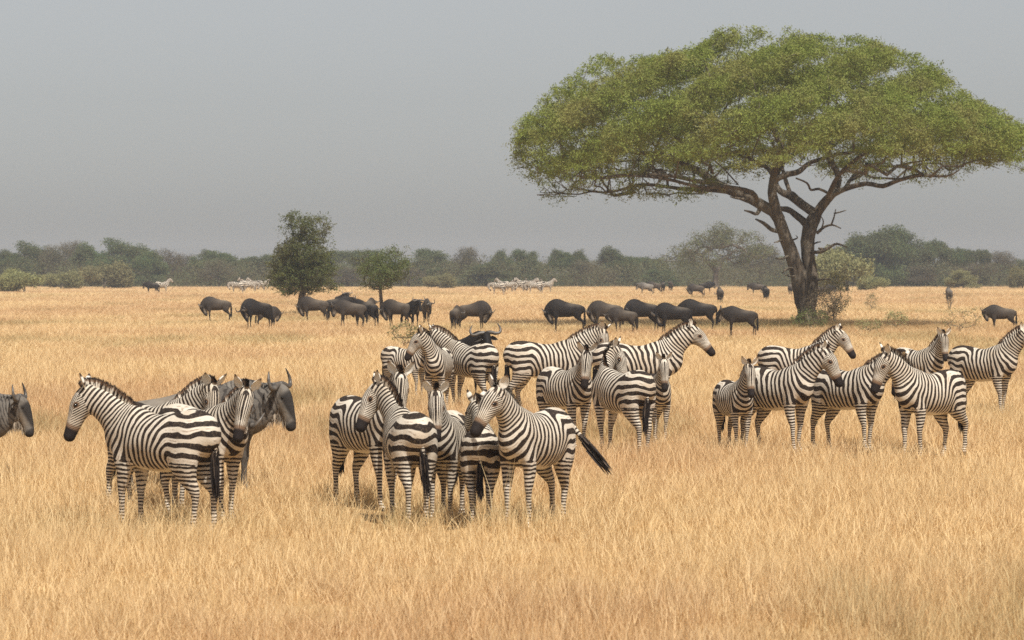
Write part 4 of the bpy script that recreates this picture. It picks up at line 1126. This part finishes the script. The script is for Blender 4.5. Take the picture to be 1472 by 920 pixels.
WR(492, 421, -60, 1.02, dict(neck=(-20, -20), head=(0, 0)), 'wildebeest with raised wide horns rising above the resting cluster', .95)
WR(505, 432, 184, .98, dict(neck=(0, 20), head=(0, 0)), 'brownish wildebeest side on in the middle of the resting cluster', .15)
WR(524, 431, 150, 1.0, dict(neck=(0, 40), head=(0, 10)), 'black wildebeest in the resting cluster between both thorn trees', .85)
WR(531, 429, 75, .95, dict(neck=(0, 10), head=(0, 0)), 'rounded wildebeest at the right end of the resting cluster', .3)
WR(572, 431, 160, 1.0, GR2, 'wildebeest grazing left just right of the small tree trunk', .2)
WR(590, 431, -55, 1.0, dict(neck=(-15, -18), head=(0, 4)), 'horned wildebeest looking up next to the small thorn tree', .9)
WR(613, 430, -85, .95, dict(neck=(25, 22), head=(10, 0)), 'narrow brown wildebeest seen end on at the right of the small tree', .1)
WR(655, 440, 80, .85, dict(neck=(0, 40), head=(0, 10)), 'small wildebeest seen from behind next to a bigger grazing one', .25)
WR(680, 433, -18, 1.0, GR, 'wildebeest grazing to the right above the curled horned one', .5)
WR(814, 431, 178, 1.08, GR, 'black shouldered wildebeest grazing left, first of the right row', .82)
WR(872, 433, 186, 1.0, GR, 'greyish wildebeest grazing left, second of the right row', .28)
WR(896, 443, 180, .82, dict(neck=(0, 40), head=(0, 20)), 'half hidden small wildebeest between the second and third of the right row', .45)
WR(924, 431, 205, 1.08, GR2, 'broad dark wildebeest grazing in the shade of the great acacia', .97)
WR(969, 436, 184, 1.0, GR, 'dark wildebeest grazing just left of the big humped one in the shade', .9)
WR(1005, 431, 182, 1.06, dict(neck=(0, 44), head=(0, 22)), 'big humped dark wildebeest under the left side of the great acacia', .88)
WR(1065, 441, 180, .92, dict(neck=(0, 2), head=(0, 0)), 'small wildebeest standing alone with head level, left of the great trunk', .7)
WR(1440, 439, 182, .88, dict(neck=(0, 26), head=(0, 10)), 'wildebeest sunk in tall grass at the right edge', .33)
# -- far wildebeest
pro = {}
def far_animal(key, sp, kind, mat, pose, px, top, yaw, sc, H, label, cat, group, c):
    D = dist_top(top, H*sc)
    if key not in pro:
        r = pro[key] = build_animal(sp, kind, mat, pose, sc, (0, 0, 0), yaw, c)
    else: r = copy_tree(pro[key])
    r.location = (wx(px, D), D, ground(D)); r.rotation_euler = (0, 0, yaw*D2R); r.scale = (sc,)*3
    for ch in r.children_recursive: ch['coat'] = c
    for k in ('label', 'group'): 
        if k in r: del r[k]
    tag(r, label, cat, group)
gf = 'small far wildebeest below the hazy wood'
UPP = dict(neck=(0, 5)); DN = dict(neck=(0, 72), head=(0, -25)); 
for i, (px, top, yaw, ps, lab) in enumerate([
    (929, 406, 185, 'u', 'leftmost far wildebeest of the four standing left of the broad sparse tree'),
    (941, 405, 200, 'd', 'second far wildebeest of the four, overlapping the first'),
    (953, 404.5, 90, 'u', 'third far wildebeest of the four, seen end on'),
    (964, 404, -100, 'u', 'rightmost far wildebeest of the four standing close together'),
    (1001, 408, 190, 'd', 'far wildebeest grazing at the left under the broad sparse tree'),
    (1014, 405, 0, 'u', 'far dark wildebeest under the trunk of the broad sparse tree'),
    (1035, 413, 95, 'd', 'far wildebeest alone in the grass right of the broad tree trunk'),
    (1089, 406.5, 175, 'u', 'far wildebeest standing left of the great trunk, behind a paler one'),
    (1101, 411, 95, 'd', 'far paler wildebeest seen from behind left of the great trunk'),
    (1136, 407, 85, 'u', 'far dark animal just peeping out left of the great trunk'),
    (1186, 409, 20, 'u', 'far wildebeest half hidden by scrub right of the great trunk'),
    (1364, 413, 90, 'd', 'lone far wildebeest by the bare sapling on the right')]):
    far_animal('w'+ps, WL, 'wildebeest', 'wilde', UPP if ps == 'u' else DN, px, top, yaw, 1.0, 1.33, lab, 'wildebeest', gf, (i*.37) % 1)
# -- far zebras
gz = 'far zebra herd in the middle before the hazy wood'; gz2 = 'far zebra herd left of the tall thorn tree'
for i, (px, top, yaw, ps) in enumerate([(716, 406, 170, 'g'), (723, 404, 150, 'u'), (731, 405, 20, 'g'), (738, 403, -80, 'u'), (745, 404.5, 160, 'g'), (751, 403, 200, 'u'), (757, 404, 95, 'u'), (763, 403, -20, 'u'),
                                        (768, 405.5, 185, 'g'), (773, 403.5, -95, 'u'), (778, 405, 90, 'u'), (786, 404.5, 10, 'u')]):
    lab = 'small zebra packed into the far herd in the middle distance'
    if i == 0: lab = 'leftmost zebra of the far middle herd with its head low'
    if i == 11: lab = 'rightmost zebra of the far middle herd facing right'
    far_animal('z'+ps, ZL, 'zebra', 'zebra', dict() if ps == 'u' else dict(neck=(0, 85), head=(0, -15)), px, top, yaw, 1.0, 1.295, lab, 'zebra', gz, (i*.37) % 1)
for i, (px, top, yaw, ps) in enumerate([(341, 405, 170, 'g'), (347, 404, 100, 'u'), (354, 403, 190, 'u'), (360, 404.5, 10, 'g'), (366, 403, 180, 'u'), (372, 404, 200, 'g'), (379, 403.5, 0, 'u')]):
    lab = 'small zebra packed into the far herd left of the tall thorn tree'
    if i == 0: lab = 'leftmost zebra of the far herd left of the tall thorn tree'
    far_animal('z'+ps, ZL, 'zebra', 'zebra', dict(), px, top, yaw, 1.0, 1.295, lab, 'zebra', gz2, (i*.29) % 1)
far_animal('wu', WL, 'wildebeest', 'wilde', UPP, 219, 405, 170, 1.0, 1.33, 'dark far animal right of the pale left bush', 'wildebeest', gf, .95)
far_animal('zu', ZL, 'zebra', 'zebra', dict(), 233, 405, 10, 1.0, 1.295, 'lone far zebra right of the pale left bush', 'zebra', None, .2)
# ------------------------------------------------------------------ build the rest
GREEN_AND_SHADE += [(wx(640, 37), 36.6, 3.2, 1.6, .08, .35), (wx(640, 35), 35.2, 2.4, .8, .05, .35), (wx(1440, 160), dist_top(439, 1.17)-4, 4, 5, .1, 1.3), (wx(230, 34), 34.2, 1.6, .6, .1, .1),(wx(1090, 170), 163, 9, 9, .75, .1), (wx(1290, 165), 160, 8, 8, .55, .1), (wx(1050, 160), 166, 6, 6, .8, .15), (wx(455, 220), 208, 4, 8, .5, 0), (wx(545, 210), 200, 3, 6, .4, 0),  # patches by the acacia and thorn trees tint shade into the grass
                (wx(130, 36), 35.6, 1.0, .5, .5, -.2), (wx(240, 37), 37, 1.3, .8, .6, .15), (wx(550, 37), 37.2, 1.0, .8, .7, .25), (wx(700, 37), 37.0, .8, .7, .8, .3), (wx(60, 58), 58, 3, 3, .5, 0),
                (wx(560, 42), 40.5, 2.2, 1.4, .3, .1), (wx(955, 36), 35.6, .5, .25, .75, -.55), (wx(1005, 38), 38.2, .4, .2, .6, -.5), (wx(1185, 31), 31.4, .25, .15, .75, -.6), (wx(1350, 32), 31.5, .4, .2, .5, -.2), (wx(430, 33), 33, .5, .2, .4, -.3), (wx(30, 62), 61, 2.0, 2, .5, 0), (wx(350, 55), 54, 5, 3, .12, 0)]
build_grass()
build_trees()

# ------------------------------------------------------------------ air, sky, sun, camera
def box(name, x0, x1, y0, y1, z0, z1, mat):
    V = np.array([(x, y, z) for z in (z0, z1) for y in (y0, y1) for x in (x0, x1)], float)
    Q = [(0, 2, 3, 1), (4, 5, 7, 6), (0, 1, 5, 4), (2, 6, 7, 3), (0, 4, 6, 2), (1, 3, 7, 5)]
    return obj(name, mesh_np(name, V, Q, None, None, mat, False))
hm = bpy.data.materials.new('air'); hm.use_nodes = True; hm.node_tree.nodes.clear()
ho = hm.node_tree.nodes.new('ShaderNodeOutputMaterial'); hv = hm.node_tree.nodes.new('ShaderNodeVolumePrincipled')
hv.inputs['Color'].default_value = (.74, .84, 1.0, 1); hv.inputs['Density'].default_value = HAZE; hv.inputs['Anisotropy'].default_value = 0.0
hm.node_tree.links.new(hv.outputs[0], ho.inputs['Volume'])
if HAZE > 0:
    h = box('haze', -700, 700, -130, 1490, -1.0, 17.5, hm); tag(h, kind='stuff')
SUN_EL, SUN_AZ = 57.0, 156.0        # azimuth clockwise from the viewing direction (+y): right and a little behind the camera
w = bpy.data.worlds.new('World'); scene.world = w; w.use_nodes = True; nt = w.node_tree; nt.nodes.clear()
wo = nt.nodes.new('ShaderNodeOutputWorld'); bg = nt.nodes.new('ShaderNodeBackground'); sk = nt.nodes.new('ShaderNodeTexSky'); hs = nt.nodes.new('ShaderNodeHueSaturation')
sk.sky_type = 'NISHITA'; sk.sun_disc = False; sk.sun_elevation = SUN_EL*D2R; sk.sun_rotation = SUN_AZ*D2R
sk.altitude = 1200; sk.air_density = 1.0; sk.dust_density = 3.5; sk.ozone_density = 1.0
hs.inputs['Saturation'].default_value = SKYSAT; bg.inputs[1].default_value = SKYSTR
nt.links.new(sk.outputs[0], hs.inputs['Color']); nt.links.new(hs.outputs[0], bg.inputs[0]); nt.links.new(bg.outputs[0], wo.inputs[0])
sl = bpy.data.lights.new('sun', 'SUN'); sl.energy = SUNE; sl.angle = .5*D2R; sl.color = (1, .95, .87)
so = bpy.data.objects.new('sun', sl); COL.objects.link(so)
sd = Vector((math.sin(SUN_AZ*D2R)*math.cos(SUN_EL*D2R), math.cos(SUN_AZ*D2R)*math.cos(SUN_EL*D2R), math.sin(SUN_EL*D2R)))
so.rotation_euler = sd.to_track_quat('Z', 'Y').to_euler()
cam = bpy.data.cameras.new('camera'); co = bpy.data.objects.new('camera', cam); COL.objects.link(co)
cam.sensor_width = 36; cam.lens = 36*FPX/1472; cam.clip_start = .5; cam.clip_end = 6000
co.location = (0, 0, CAMH+ground(0.0)); co.rotation_euler = (math.pi/2-math.atan((460-HOR)/FPX), 0, 0)
cam.dof.use_dof = True; cam.dof.focus_distance = 60; cam.dof.aperture_fstop = 6.3
scene.camera = co
vs = scene.view_settings; vs.view_transform = 'Standard'; vs.look = 'None'; vs.exposure = EXPO; vs.gamma = 1; vs.use_curve_mapping = False
scene.render.engine = 'CYCLES'; cy = scene.cycles
cy.use_denoising = False; cy.max_bounces = 6; cy.diffuse_bounces = 3; cy.transmission_bounces = 3; cy.transparent_max_bounces = 6; cy.volume_bounces = 1; cy.caustics_reflective = False; cy.caustics_refractive = False
cy.denoising_prefilter = 'ACCURATE'
